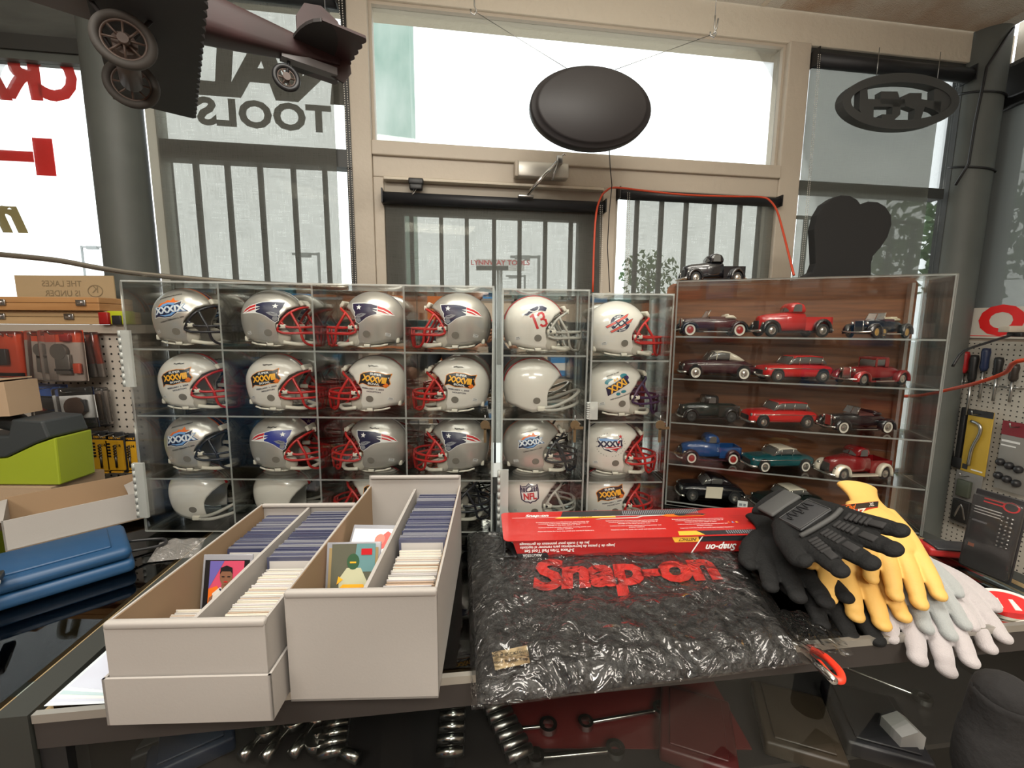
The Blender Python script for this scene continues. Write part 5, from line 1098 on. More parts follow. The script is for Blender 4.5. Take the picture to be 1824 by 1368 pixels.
ring(m, .028, .022, .025, .019, -.0015, -.001, PEN, .10, .05); add_text(m, 'K', PEN, T(.10,-.001,.055) @ Matrix.Scale(-1, 4, (1,0,0)), .04)
thing(m, 'cardboard_sign', T(p.x, 1.60, 1.530), 'brown cardboard sheet with faint writing propped behind the wooden cases', 'cardboard sign')
m = MB().rbox((0,0,0), (.07,.03,.045), mat('lime_pack', (.45,.50,.02), .4), .004).rbox((-.02,-.01,0), (.012,.02,.04), BRD, .003).rbox((.02,-.006,0), (.05,0,.03), BBK, .002); thing(m, 'small_pack', T(-1.345, 1.44, 1.459), 'lime green and black packet at the right end of the wooden cases', 'packet')
PLAS = clear('blister', (.95,.95,.95), 1.45, 1.3, haze=.04, hazecol=(.5,.48,.46), rough=.12)
def clam(px0, py0, px1, py1, Y, lab, cards, parts, tilt=0, d=.022):
    a, b = at_y(px0, py1, Y), at_y(px1, py0, Y); W_, H = b.x-a.x, b.z-a.z
    g = empty('clamshell_pack', T((a.x+b.x)/2, Y, a.z) @ Rm(0, R(tilt), 0), lab, 'blister pack')
    m = MB()
    for x0, z0, x1, z1, mt in cards: m.box((-W_/2+x0*W_,.002,z0*H), (-W_/2+x1*W_,.003,z1*H), mt)
    m.build('card', g); m = MB()
    for kind, x, z, r, mt in parts:
        c = (-W_/2+x*W_, -.006, z*H)
        if kind == 'o': m.cyl((c[0],-.002,c[2]), (c[0],-.014,c[2]), r*W_, mt, 20)
        elif kind == 'b': m.rbox((c[0]-r[0]*W_/2,-.012,c[2]-r[1]*H/2), (c[0]+r[0]*W_/2,-.001,c[2]+r[1]*H/2), mt, .003)
        else: add_text(m, kind, mt, T(c[0], .0008, c[2]), r*H, bold=.03)
    m.build('contents', g)
    MB().rbox((-W_/2,-d,0), (W_/2,.004,H), PLAS, .006).build('blister', g)
    MB().tube([(0,.02,H-.012),(0,-.04,H-.012),(0,-.045,H-.004)], .0018, STEEL).build('hook', g); return g
BLU = mat('pack_blue', (.02,.08,.30), .45); ORP = mat('pack_orange_red', (.55,.06,.02), .45); GRC = mat('pack_grey_card', (.40,.33,.28), .5); TOOLG = mat('blade_steel', (.20,.19,.17), .4, .6)
clam(-20,590,40,672,1.40,'red and black blister pack cut by the left picture edge',[(0,0,1,1,ORP),(.1,.02,.9,.1,GRC)],[('b',.35,.45,(.5,.35),BBK)])
for i, (a_, b_) in enumerate(((22,48),(34,56))): clam(a_,592,b_,674,1.44-.01*i,'thin red blister pack second in from the left edge' if i == 0 else 'thin red blister pack behind, nearer the bare pegboard',[(.1,0,.9,1,ORP)],[('b',.5,.5,(.2,.7),GRC)])
clam(60,590,104,676,1.40,'grey blade pack with orange-red top, left one of the pair',[(0,.78,1,1,ORP),(0,0,1,.78,GRC)],[('o',.4,.62,.2,TOOLG),('b',.45,.35,(.4,.4),TOOLG),('b',.5,.48,(.5,.10),DWH)],3)
clam(88,588,146,678,1.38,'grey blade pack with orange-red top and round blade, right one of the pair',[(0,.76,1,1,ORP),(0,0,1,.76,GRC)],[('o',.42,.58,.2,TOOLG),('b',.48,.33,(.38,.4),TOOLG),('b',.5,.22,(.5,.06),DBK),('b',.82,.25,(.18,.2),ORP),('b',.6,.85,(.25,.14),BRD)],0)
for i, (a_, b_) in enumerate(((148,168),(160,182))): clam(a_,592,b_,672,1.42+.02*i,('red and grey pack turned edge-on beside the round blade pack','last red edge-on pack before the bare pegboard')[i],[(.1,.3,.9,1,ORP),(.1,0,.9,.3,GRC)],[],-5)
clam(68,684,116,752,1.41,'blue-topped pack of dark blades left of the sanding disc pack',[(0,0,1,1,BLU),(.05,.35,.95,.68,GRC)],[('b',.5,.50,(.9,.28),BBK),('b',.5,.16,(.95,.30),BBK),('b',.18,.36,(.35,.14),BRD)],2)
clam(114,690,168,762,1.38,'blue and white pack with a dark round sanding blade',[(0,0,1,1,DWH),(0,.80,1,1,BLU),(0,0,1,.24,BLU),(.55,.02,.95,.10,mat('pack_green', (.02,.25,.10), .5))],[('o',.5,.52,.28,mat('sand_disc', (.10,.05,.03), .8)),('b',.62,.55,(.4,.3),BBK)],-3)
for i, (a_, b_) in enumerate(((160,186),(176,196))): clam(a_,690,b_,758,1.43+.012*i,('brown curved blade in a clear pack beside the sanding disc pack','farther clear pack with tan blade behind the brown one')[i],[(.1,.1,.9,.9,GRC)],[('b',.5,.5,(.3,.7),mat('brown_blade', (.22,.12,.05), .5))],-3)
YEL = mat('pack_yellow', (.72,.38,.02), .45); DRILL = mat('drill_bit', (.10,.09,.08), .35, .8)
def drillpack(px0, px1, py0, py1, Y, lab):
    a, b = at_y(px0, py1, Y), at_y(px1, py0, Y); W_, H = b.x-a.x, b.z-a.z
    g = empty('drill_bit_pack', T((a.x+b.x)/2, Y, a.z), lab, 'drill bit pack', 'drill bit packs on hooks')
    MB().rbox((-W_/2,0,0), (W_/2,.006,H), BBK, .003).build('backing', g)
    m = MB().box((-W_/2*.86,-.006,H*.08), (W_/2*.86,0,H*.80), YEL); m.box((-W_/2*.6,-.0065,H*.015), (W_/2*.6,-.0005,H*.05), DYE)
    for i in range(5): m.box((-W_*.36,-.0068,H*(.70-i*.075)), (-W_*.20,-.006,H*(.745-i*.075)), DBK)
    add_text(m, 'DEWALT', DYE, T(0,-.0006,H*.86), .010, bold=.03); add_text(m, '1/4', DBK, T(W_*.22,-.0066,H*.68), .014, bold=.03); m.build('card', g)
    m = MB(); pts = []; m.cyl((W_*.06,-.008,H*.16), (W_*.06,-.008,H*.42), .0035, DRILL, 10)
    for k in range(2): m.tube([(W_*.06+.0035*math.cos(t*.7+k*PI), -.0085+.003*math.sin(t*.7+k*PI), H*.40+t*H*.0145) for t in range(22)], .0018, DRILL, 6)
    m.build('drill_bit', g); MB().tube([(0,.03,H-.004),(0,-.05,H-.004),(0,-.053,H+.006)], .0018, STEEL).build('hook', g)
for i, (a_, b_, t_, u_, Y_) in enumerate(((143,167,772,845,1.37),(169,193,768,843,1.36),(195,220,770,842,1.36),(220,244,772,842,1.37),(120,142,772,832,1.43))):
    drillpack(a_, b_, t_, u_, Y_, ['yellow and black drill bit pack, leftmost full one of the row','yellow and black drill bit pack, second full one of the row','yellow and black drill bit pack, third full one of the row','yellow and black drill bit pack beside the acrylic case','yellow and black drill bit pack half behind the green tool case'][i])
for i, (a_, b_) in enumerate(((186,206),(210,246))): drillpack(a_, b_, 853, 905, 1.37, ('yellow and black drill bit pack low behind the white tray','lower yellow and black pack close to the acrylic case')[i])
# ------------------------------------------------------------------ on the left counter
KR2 = mat('kraft_box', (.37,.26,.165), .8)
LIME = mat('lime_plastic', (.28,.34,.02), .4); DKG = mat('case_grey', (.035,.04,.042), .45)
g = empty('tool_box', T(at_y(0,865,1.16).x-.20, 1.10, .971+.062), 'lime green and dark grey plastic tool case at the left', 'tool case'); x1 = at_y(98,800,1.10).x-g.location.x
MB().prism([(0,0),(x1,0),(x1+.004,.150-.02),(x1-.05,.112),(x1-.13,.075),(0,.045)], 0, .10, LIME).build('body', g, bevel=.004)
MB().prism([(0,.047),(x1-.13,.077),(x1-.05,.114),(x1-.008,.130),(x1-.02,.175),(x1-.10,.180),(x1-.115,.135),(0,.115)], -.004, .104, DKG).build('lid', g, bevel=.005)
m = MB().tube([(-.02,.05,.125),(.03,.05,.150),(x1-.20,.05,.172),(x1-.15,.05,.160),(x1-.12,.05,.14)], [.022,.026,.027,.026,.020], mat('handle_black', (.02,.022,.022), .5), 14); m.build('handle', g)
m = MB().box((-1.70,1.09,ZC+.001), (-1.22,1.24,ZC+.060), KR2); thing(m, 'cardboard_box', Matrix(), 'closed cardboard box under the lime green tool case', 'box')
p0 = at_y(0,790,1.10); p1 = at_y(64,745,1.14)
m = MB().box((-.35,0,0), (p1.x-p0.x,.08,.088), KR2).box((-.35,-.002,.090), (p1.x-p0.x-.008,.08,.093), KR2, Rm(0,R(-3),0)); thing(m, 'cardboard_box', T(p0.x, 1.08, 1.222) @ Rm(0,R(-2),R(2)), 'brown cardboard box resting on top of the lime tool case', 'box')
# open white tray
FL, FR = at_z(10, 984, ZC+.012), at_z(306, 928, ZC+.012); FR = Vector((-.885, 1.045, FL.z)); dv = FR-FL; ang = math.atan2(dv.y, dv.x); Lt = dv.length
MTR = T(FL) @ Rm(0, 0, ang); g = empty('open_tray', MTR, 'open white cardboard tray with folded-out flaps on the left counter', 'cardboard tray'); D_ = .17; H = .068
MB().box((0,0,0), (Lt,.003,H), BOXW).build('front_panel', g); MB().box((0,D_,0), (Lt,D_+.003,H+.004), KRAFT).build('back_panel', g)
MB().box((0,0,0), (Lt,D_,.003), KRAFT).build('base', g)
MB().box((0,0,0), (.003,D_,H), BOXW).build('end_panel', g); MB().box((Lt-.003,0,0), (Lt,D_,H), BOXW).build('end_panel', g)
m = MB().add([(0,0,H),(0,D_,H),(-.07,D_*.9,H-.008),(-.075,.02,H-.02),(0,0,H-.002),(0,D_,H-.002),(-.07,D_*.9,H-.010),(-.075,.02,H-.022)], [(0,1,2,3),(7,6,5,4),(0,3,7,4),(3,2,6,7),(2,1,5,6)], BOXW); m.build('flap', g)
m = MB().add([(Lt,0,H),(Lt,D_,H),(Lt-.06,D_*.92,H-.018),(Lt-.06,.02,H-.02),(Lt,0,H-.002),(Lt,D_,H-.002),(Lt-.06,D_*.92,H-.020),(Lt-.06,.02,H-.022)], [(0,1,2,3),(7,6,5,4),(0,3,7,4),(3,2,6,7),(2,1,5,6)], BOXW); m.build('flap', g)
# blue hard case
a, b = at_z(-10, 1096, ZC), at_z(243, 1018, ZC); dv = b-a; ang = math.atan2(dv.y, dv.x); Lb = dv.length+.05
BLC = mat('blue_plastic', (.008,.050,.125), .45); g = empty('tool_case', T(a.x-.05*math.cos(ang), a.y-.05*math.sin(ang), ZC+.001) @ Rm(0,0,ang), 'blue plastic tool case lying on the left glass counter', 'tool case')
MB().rbox((0,0,0), (Lb,.16,.026), BLC, .010, None, 3).build('body', g); MB().rbox((0,.002,.027), (Lb-.002,.158,.052), BLC, .012, None, 3).rbox((.03,.025,.050), (Lb-.03,.135,.056), BLC, .004).build('lid', g)
MB().tube(smooth([(Lb-.004,.06,.02),(Lb+.05,.065,.012),(Lb+.055,.10,.012),(Lb-.004,.12,.02)], 4), .003, BLACK).build('handle_wire', g)
m = MB().rbox((0,0,0), (.12,.022,.016), BLACK, .004).rbox((.05,-.002,.003), (.115,.024,.013), mat('strap_white2', (.5,.48,.45), .5), .003); thing(m, 'hand_tool', T(at_z(-14,1030,ZC+.060)) @ Rm(0,0,R(-50)) @ Matrix.Scale(.7, 4), 'black and white tool lying at the far left on the blue case', 'tool')
# plastic bag, sticks
BAG2 = clear('poly_bag', (.90,.90,.89), 1.5, 2.2, haze=.22, hazecol=(.55,.52,.48), rough=.15, bump=(30,.8,.03))
def blob(P, du, dv_, h, mt, seed, nu=26, nv=18):
    m = MB(); o = at_z(*P[0], ZC+.0015); U = at_z(*P[1], ZC+.0015)-o; V = at_z(*P[2], ZC+.0015)-o
    return m.grid(lambda u, v: tuple(o+U*u+V*v+Vector((0,0,h*(min(1, 6*min(u,1-u,v,1-v)))**.6*(.55+.45*math.sin(u*11+seed)*math.sin(v*9+u*5+seed))))), nu, nv, mt)
thing(blob([(262,1002),(352,992),(285,966)], 0, 0, .014, BAG2, 1), 'plastic_bag', Matrix(), 'crinkled clear plastic bag in front of the lowest left helmet', 'bag')
STK = mat('wood_stick', (.50,.36,.22), .6)
for i, (q, r_) in enumerate((((322,1010),(405,982)),((326,1014),(398,990)),((330,1004),(380,987)))):
    m = MB().tube([at_z(*q, ZC+.010+.004*i), at_z(*r_, ZC+.012+.004*i)], .0035, STK, 6); tag(m.build('wooden_stick'), ('longest wooden stick beside the low card box','wooden stick nearest the viewer beside the low card box','short wooden stick under the wrapped bundle')[i], 'stick', 'wooden sticks')
thing(blob([(340,1016),(396,1002),(352,996)], 0, 0, .024, BAG2, 4), 'wrapped_bundle', Matrix(), 'small clear-wrapped bundle lying on the wooden sticks', 'bundle')
# sleeved papers under the low box
PAPC = [mat('paper_%d' % i, c, .2, 0, coat=.9) for i, c in enumerate([(.62,.68,.72),(.50,.53,.62),(.70,.70,.66),(.40,.52,.55)])]
for i in range(6):
    A, B, C, D = [at_z(px, py, ZC+.0052+.0004*i-.004) for px, py in ((78+9*i,1258-7*i),(212,1252-4*i),(330,1120-8*i),(222+10*i,1130-8*i))]
    m = MB(); up = Vector((0,0,.0004)); m.add([A,B,C,D,A+up,B+up,C+up,D+up], [(3,2,1,0),(4,5,6,7),(0,1,5,4),(1,2,6,5),(2,3,7,6),(3,0,4,7)], PAPC[i % 4])
    if i == 5:
        c = A.lerp(C, .45)+Vector((.0,0,.0008)); vs, fs = text_geo('NO', .03, bold=.02); m.add([(x, y, 0) for x, y in vs], fs, mat('paper_ink', (.10,.10,.35), .4), T(c) @ Rm(0,0,R(15)))
        m.add([tuple(A.lerp(D, t)+Vector((dx,0,.0009))) for t, dx in ((.35,.05),(.75,.05),(.75,.065),(.35,.065))], [(0,1,2,3)], mat('paper_teal', (.05,.40,.42), .3))
    tag(m.build('sleeved_sheet'), ['glossy sleeved sheet at the bottom of the stack by the low box','second glossy sleeved sheet from the bottom by the low box','third glossy sleeved sheet by the low box','fourth glossy sleeved sheet by the low box','glossy sleeved sheet just under the top one by the low box','topmost glossy sleeved sheet with a teal stripe by the low box'][i], 'paper', 'sleeved sheets under the card box')
# ------------------------------------------------------------------ right wall pegboard (far) and packs
g = empty('pegboard_rack', MRW @ T(.02,-.06,0), 'white pegboard on the right-hand wall behind the gloves', 'display rack')
MB().box((0,0,.10), (2.2,.012,1.40), PEG2).build('pegboard', g); MB().box((0,.012,.05), (2.2,.05,1.42), BACKW).build('backing', g)
SGW = mat('sign_white2', (.66,.62,.55), .5)
m = MB(); a, b = in_frame(MRW, 1702, 575, -.04), in_frame(MRW, 1702, 606, -.04); zt_, zb_ = 1.495, 1.415
m.box((-.0,0,zb_), (2.0,.006,zt_+.08), SGW); m.box((0,-.001,zb_+.010), (2.0,0,zb_+.014), REDL); 
for i, ch in enumerate('OLOOT'): add_text(m, ch, REDL, T(.16+.22*i,-.0015,zb_+.085), .20, bold=.05, sx=1.2)
thing(m, 'red_lettered_sign', MRW @ T(0,-.058,0), 'white sign with big red letters under the right-hand shade', 'sign')
def onw(px, py, n=-.09): return in_frame(MRW, px, py, n)
def sdriver(px, py0, py1, lab, c, r=.019):
    a, b = onw(px, py0), onw(px, py1); H = a.z-b.z; m0 = MRW @ T(a.x, -.10, b.z); g = empty('screwdriver', m0, lab, 'screwdriver', 'screwdrivers on the right pegboard')
    MB().lathe([(0,H),(r*.8,H-.002),(r,H-.02),(r*.85,H*.75),(r*.95,H*.62),(r*.6,H*.55),(.0,H*.55)], c, 12).build('handle', g); MB().cyl((0,0,H*.56), (0,0,0), .006, STEEL, 8).build('shaft', g)
for px, a_, b_, c, l in ((1704,616,745,'h_black','black screwdriver with the longest shaft, leftmost on the rack'),(1724,626,712,'h_red','red-handled screwdriver on the rack'),(1740,632,742,'h_black','black screwdriver right of the red one'),(1761,620,712,'h_navy','thick navy-handled screwdriver on the rack'),(1784,636,716,'h_black','black screwdriver right of the navy one'),(1812,648,718,'h_brown','tilted dark screwdriver nearest the right picture edge')):
    sdriver(px, a_, b_, l, mat(c, {'h_black': (.012,.012,.012), 'h_red': (.35,.01,.012), 'h_navy': (.015,.025,.07), 'h_brown': (.03,.022,.018)}[c], .4))
m = MB(); a = onw(1722,682); b = onw(1815,684)
for i in range(7): x = a.x+(b.x-a.x)*i/6; m.tube([(x,.0,a.z),(x,-.05,a.z),(x+.01,-.05,a.z+.01)], .004, STEEL, 6)
m.tube([(a.x,-.0,a.z),(b.x,-.0,a.z)], .004, STEEL, 6); thing(m, 'tool_hanger', MRW @ T(0,-.06,0), 'wire rail holding the screwdrivers', 'hanger')
def wpack(px0, py0, px1, py1, lab, items, n=-.10, d=.02, base=None):
    a, b = onw(px0, py1, n), onw(px1, py0, n); z0, z1 = onw((px0+px1)/2, py1, n).z, onw((px0+px1)/2, py0, n).z; W_, H = b.x-a.x, z1-z0
    g = empty('hanging_pack', MRW @ T(a.x, n, z0), lab, 'blister pack'); MB().rbox((0,0,0), (W_,.006,H), base, .004).build('card', g); m = MB()
    for it in items:
        if it[0] == 'b': m.rbox((it[1]*W_,-d,it[2]*H), (it[3]*W_,0,it[4]*H), it[5], .004)
        elif it[0] == 'f': m.box((it[1]*W_,-.001,it[2]*H), (it[3]*W_,0,it[4]*H), it[5])
        elif it[0] == 'o': m.ball((it[1]*W_,-.01,it[2]*H), (it[3]*W_,.02,it[3]*W_*1.1), it[4], None, 14, 8)
        elif it[0] == 't': m.tube(smooth([(x*W_,-.012,z*H) for x, z in it[1]], 3), it[2], it[3], 8)
        else: add_text(m, it[1], it[5], T(it[2]*W_,-.0015,it[3]*H), it[4]*H, bold=.03)
    m.build('contents', g); MB().tube([(W_/2,.04,H-.02),(W_/2,-.05,H-.02),(W_/2,-.055,H)], .003, STEEL).build('hook', g)
YP = mat('pack_mustard', (.50,.33,.04), .5)
wpack(1708,730,1772,846,'mustard yellow pack holding a bent steel pry bar',[('f',0,.9,1,1,BBK),('t',[(.25,.82),(.6,.78),(.66,.65),(.45,.4),(.4,.12)],.008,STEEL),('f',.08,.04,.3,.12,BBK),('f',.45,.05,.9,.07,DWH)],base=YP)
wpack(1766,752,1850,880,'grey pack of round black sockets with a dark red heading',[('f',0,.80,1,1,mat('pack_wine', (.20,.012,.02), .5)),('f',.05,.70,.6,.73,DWH),('f',.05,.64,.5,.66,DWH),('o',.16,.40,.13,BBK),('o',.44,.38,.13,BBK),('o',.72,.36,.13,BBK),('o',.16,.20,.13,BBK),('o',.44,.18,.13,BBK),('o',.72,.16,.13,BBK)],base=mat('pack_card_grey', (.23,.22,.20), .5))
wpack(1688,840,1752,940,'clear grey pack with small parts behind the black retail pack',[('b',.2,.55,.7,.85,mat('dark_green_part', (.06,.07,.05), .5)),('b',.15,.08,.8,.48,GRILL),('t',[(.3,.15),(.5,.4),(.7,.15)],.01,STEEL)],base=mat('pack_grey_clear', (.17,.165,.155), .4))
m = MB(); ring(m, .040, .055, .012, .018, -.02, .02, BLACK); thing(m, 'tape_roll', MRW @ T(onw(1680,806).x,-.09,onw(1680,806).z), 'black roll of tape hanging on the right pegboard', 'tape roll')
m = MB(); q = onw(1688,690); m.rbox((-.012,-.01,-.16), (.012,.01,.14), BLACK, .005).rbox((-.02,-.012,-.20), (.03,.012,-.14), BLACK, .005); thing(m, 'scraper', MRW @ T(onw(1713,770).x,-.09,onw(1713,770).z), 'black scraper hanging below the screwdrivers', 'tool')
m = MB().tube([(0,.03,0),(0,-.06,0),(.0,-.065,.03)], .004, STEEL, 6); thing(m, 'peg_hook', MRW @ T(onw(1680,850).x,-.07,onw(1680,850).z), 'empty wire hook under the roll of tape', 'hook')
m = MB().tube(smooth([Vector((1.6,1.05,1.40)), at_y(1830,640,1.25), at_y(1790,664,1.35), at_y(1740,682,1.45), at_y(1690,694,1.6), at_y(1640,704,1.7), at_y(1600,706,1.8)], 5), .006, ORC); tag(m.build('extension_cord'), 'orange cord crossing in front of the right pegboard screwdrivers', 'cord')
m = MB().rbox((0,0,0), (.16,.05,.03), CREAM, .004).rbox((.02,-.03,-.02), (.10,.03,0), BLACK, .004).tube(smooth([(.02,0,-.01),(-.10,0,-.05),(-.20,0,-.09),(-.24,0,-.16)], 4), .006, BLACK); thing(m, 'power_strip', T(at_y(1798,592,2.0)), 'cream power strip with black plug below the red lettered sign', 'power strip')
# black retail pack standing on the far end of the counter
a, b = at_z(1708, 1010, ZC), at_z(1798, 1048, ZC); dv = b-a; ang = math.atan2(dv.y, dv.x); Wp = dv.length
m0 = T(a.x, a.y, ZC+.006) @ Rm(0,0,ang) @ Rm(R(-6),0,0); Hp = .165
BK2 = mat('pack_black', (.014,.013,.014), .4)
g = empty('retail_pack', m0, 'black retail pack with a ball chain picture leaning at the right', 'blister pack'); MB().rbox((0,0,0), (Wp,.004,Hp), BK2, .002).build('card', g); m = MB()
for i in range(2): m.box((.02*Wp/.1,-.0012,Hp*(.90-.04*i)), (.60*Wp,0,Hp*(.915-.04*i)), DRED)
for i in range(3): m.box((.05*Wp,-.0012,Hp*(.78-.035*i)), (.58*Wp,0,Hp*(.79-.035*i)), DWH)
m.box((.05*Wp,-.0012,Hp*.60), (.35*Wp,0,Hp*.62), DGR); ring(m, .012, .010, .0095, .0075, -.001, 0, DRED, Wp*.72, Hp*.88); m.box((.08*Wp,-.0012,Hp*.28), (.2*Wp,0,Hp*.32), DOR)
for i in range(8):
    for j in range(3): m.ball((Wp*(.62+.09*j), -.003, Hp*(.40+.05*i)), .0026, STEEL, None, 8, 5)
m.build('printing', g); MB().rbox((Wp*.02,-.012,.004), (Wp*.98,.002,Hp*.94), PLAS, .004).build('blister', g)
# right end of the counter
m = MB().box((1.622,-.006,.0), (1.66,.655,ZC+.003), MATS['divider_black'], MC).box((1.6215,.0,ZC-.006), (1.623,.655,ZC+.002), TAN, MC); tag(m.build('divider_strip'), 'black and tan edge strip at the right end of the counter', 'trim strip')
g = empty('round_sticker', T(at_z(1795,1078,ZC+.004)) @ Rm(R(-70),0,R(-12)), 'red and white rounded sticker sign at the far right of the counter', 'sticker')
m = MB(); ring(m, .050, .034, .043, .028, -.001, .001, SGW); m.prism(oval(.043,.028)[::-1], -.0008, .0008, REDL); m.prism([(-.030,-.006),(-.018,.012),(-.008,.012),(-.012,-.008)], -.002, .0, SGW); m.prism([(.004,-.010),(.008,.012),(.014,.012),(.014,-.010)], -.002, 0, SGW); m.build('disc', g)
# ================================================================== tin model biplane hanging top left
PLR = mat('plane_maroon', (.045,.016,.017), .5, noise=(12,(.030,.014,.014),(1,1,1))); PLD = mat('plane_dark', (.022,.018,.018), .6); PLB = mat('plane_tan', (.085,.055,.042), .5); TYR = mat('plane_tyre', (.060,.054,.048), .7); PLG = mat('plane_grey', (.14,.13,.13), .5)
g = empty('model_airplane', T(-.80,.97,2.13) @ Rm(0,0,R(38)), 'old maroon toy biplane with spoked wheels hanging at the top left', 'model airplane')
m = MB(); loft(m, [(-230,0,30,-30,40),(-215,0,48,-45,52),(-120,0,54,-52,58),(0,0,54,-52,60),(90,0,46,-44,56),(200,0,34,-30,48),(330,0,20,-10,40),(430,0,8,8,34)], PLR, 20, 4.5)
m.box((-.235,-.04,-.054), (-.03,.04,-.050), PLB); m.build('fuselage', g)
def scallop(x0, x1, y0, y1, z, t, mt, n, amp=.008, mb=None):
    mb = mb or MB(); top = [(x1+amp*abs(math.sin(PI*n*i/(n*6))), y0+(y1-y0)*i/(n*6)) for i in range(n*6+1)]
    pl = [(x0, y1), (x0, y0)]+top; N = len(pl)
    mb.add([(x,y,z) for x,y in pl]+[(x,y,z+t) for x,y in pl], [tuple(range(N)), tuple(range(2*N-1, N-1, -1))]+[(i,(i+1)%N,N+(i+1)%N,N+i) for i in range(N)], mt); return mb
scallop(-.05, .125, -.36, .41, -.062, .008, PLD, 26).build('lower_wing', g)
scallop(-.07, .065, -.40, .46, .16, .008, PLD, 26).build('upper_wing', g)
for x in (-.04, .06):
    for y in (-.33,-.14,.14,.33): MB().cyl((x,y,-.056), (x-.015,y,.162), .003, PLD, 8).build('wing_strut', g)
def spoked(name, c, r, tr, axis=(0,1,0), tilt=0, mt=TYR, ns=8):
    M = T(*c) @ Rm(R(90), 0, R(tilt)); w_ = MB(); w_.tube([(r*math.cos(a), r*math.sin(a), 0) for a in [2*PI*k/40 for k in range(40)]], tr, mt, 12, M, closed=True)
    w_.tube([((r-tr*1.1)*math.cos(a), (r-tr*1.1)*math.sin(a), 0) for a in [2*PI*k/40 for k in range(40)]], tr*.35, PLB, 8, M, closed=True); o = w_.build(name, g)
    h = MB(); 
    for k in range(ns): a = 2*PI*k/ns; h.tube([(0,0,.004*(-1)**k),((r-tr)*math.cos(a), (r-tr)*math.sin(a), 0)], .0022, PLB, 6, M)
    h.cyl((0,0,-.010), (0,0,.010), .009, PLB, 14, M); h.build('spokes', o); return o
spoked('wheel', (0,-.095,-.135), .043, .0080, tilt=-8); spoked('wheel', (0,.095,-.135), .043, .0080, tilt=-8)
m = MB().cyl((0,-.085,-.135), (0,.085,-.135), .020, PLB, 20); m.cyl((0,-.092,-.135), (0,.092,-.135), .005, STEEL, 10); m.build('axle_fairing', g)
for s in (-1, 1):
    for x in (-.05, .05): MB().tube([(0,s*.07,-.135),(x,s*.045,-.05)], .004, PLD, 8).build('gear_leg', g)
el_ = lambda cx, cy, rx, ry, n=24: [(cx+rx*math.cos(2*PI*k/n), cy+ry*math.sin(2*PI*k/n)) for k in range(n)]
m = scallop(.355, .455, -.13, .13, .024, .006, PLR, 9, .006); pl = el_(.365,0,.05,.128); m.add([(x,y,.0235) for x,y in pl]+[(x,y,.031) for x,y in pl], [tuple(range(24)), tuple(range(47,23,-1))]+[(i,(i+1)%24,24+(i+1)%24,24+i) for i in range(24)], PLD); m.build('tailplane', g)
MB().prism([(.33,.03),(.33,.09),(.35,.125),(.39,.135),(.43,.115),(.455,.06),(.46,.0),(.44,-.03),(.40,-.02)], -.003, .003, PLR).build('tail_fin', g)
MB().box((.29,-.014,-.022), (.42,.014,-.004), PLG).build('tail_skid', g); spoked('tail_wheel', (.30,0,-.062), .026, .006, tilt=-5, mt=BLACK, ns=6)
MB().tube([(.30,0,-.062),(.31,0,-.01)], .004, BLACK, 8).build('tail_strut', g)
for p_ in ((-.05,0,.168), (.40,0,.13)): MB().tube([p_, (p_[0], p_[1], .81)], .0012, STEEL, 5).build('hanging_wire', g)
# ================================================================== stock inside the counter, seen through the glass
SZ = .741
def cat_s(px, py, z=SZ+.002): return at_z(px, py, z)
def socket_rail(p, q, n, lab, r=.0085, mt=CHROME):
    a, b = cat_s(*p), cat_s(*q); d = (b-a).length; ang = math.atan2(b.y-a.y, b.x-a.x)
    g = empty('socket_rail', T(a) @ Rm(0,0,ang), lab, 'socket rail'); MB().box((0,-.008,0), (d,.008,.006), BLACK).build('rail', g)
    for i in range(n):
        x = d*(i+.5)/n; MB().cyl((x,-.022,.016), (x,.022,.016), r, mt, 16).cyl((x,.022,.016), (x,.024,.016), r*.7, BLACK, 12).build('socket', g)
SOCK = mat('socket_chrome', (.50,.50,.48), .22, 1)
socket_rail((812,1205), (800,1366), 8, 'strip of chrome sockets seen under the glass below the gap beside the mat', .0085, SOCK)
socket_rail((880,1265), (930,1366), 6, 'slanting strip of dark sockets under the mat corner', .008, STEEL)
socket_rail((600,1296), (590,1362), 4, 'row of chrome sockets under the tall card box', .009, SOCK)
def wrench(p, q, lab, w_=.007, mt=SOCK):
    a, b = cat_s(*p), cat_s(*q); d = (b-a).length; ang = math.atan2(b.y-a.y, b.x-a.x); m = MB()
    m.rbox((.02,-w_/2,.004), (d-.02,w_/2,.010), mt, .002);
    for x, rr_ in ((.014, .014), (d-.014, .016)):
        n = 24; vs = []
        for R_, zz in ((rr_,.002),(rr_,.012),(rr_*.6,.012),(rr_*.6,.002)): vs += [(x+R_*math.cos(2*PI*k/n), R_*math.sin(2*PI*k/n), zz) for k in range(n)]
        m.add(vs, [(i*n+k, i*n+(k+1)%n, ((i+1)%4)*n+(k+1)%n, ((i+1)%4)*n+k) for i in range(4) for k in range(n)], mt)
    thing(m, 'wrench', T(a) @ Rm(0,0,ang), lab, 'wrench')
wrench((1030,1296), (1190,1268), 'chrome wrench lying on the red tray under the counter glass'); wrench((900,1306), (990,1298), 'short chrome wrench left of the longer one under the glass', .006)
wrench((940,1356), (1110,1340), 'large chrome wrench nearest the bottom of the picture', .010); wrench((1440,1170), (1660,1256), 'long thin chrome bar running right under the counter', .004)
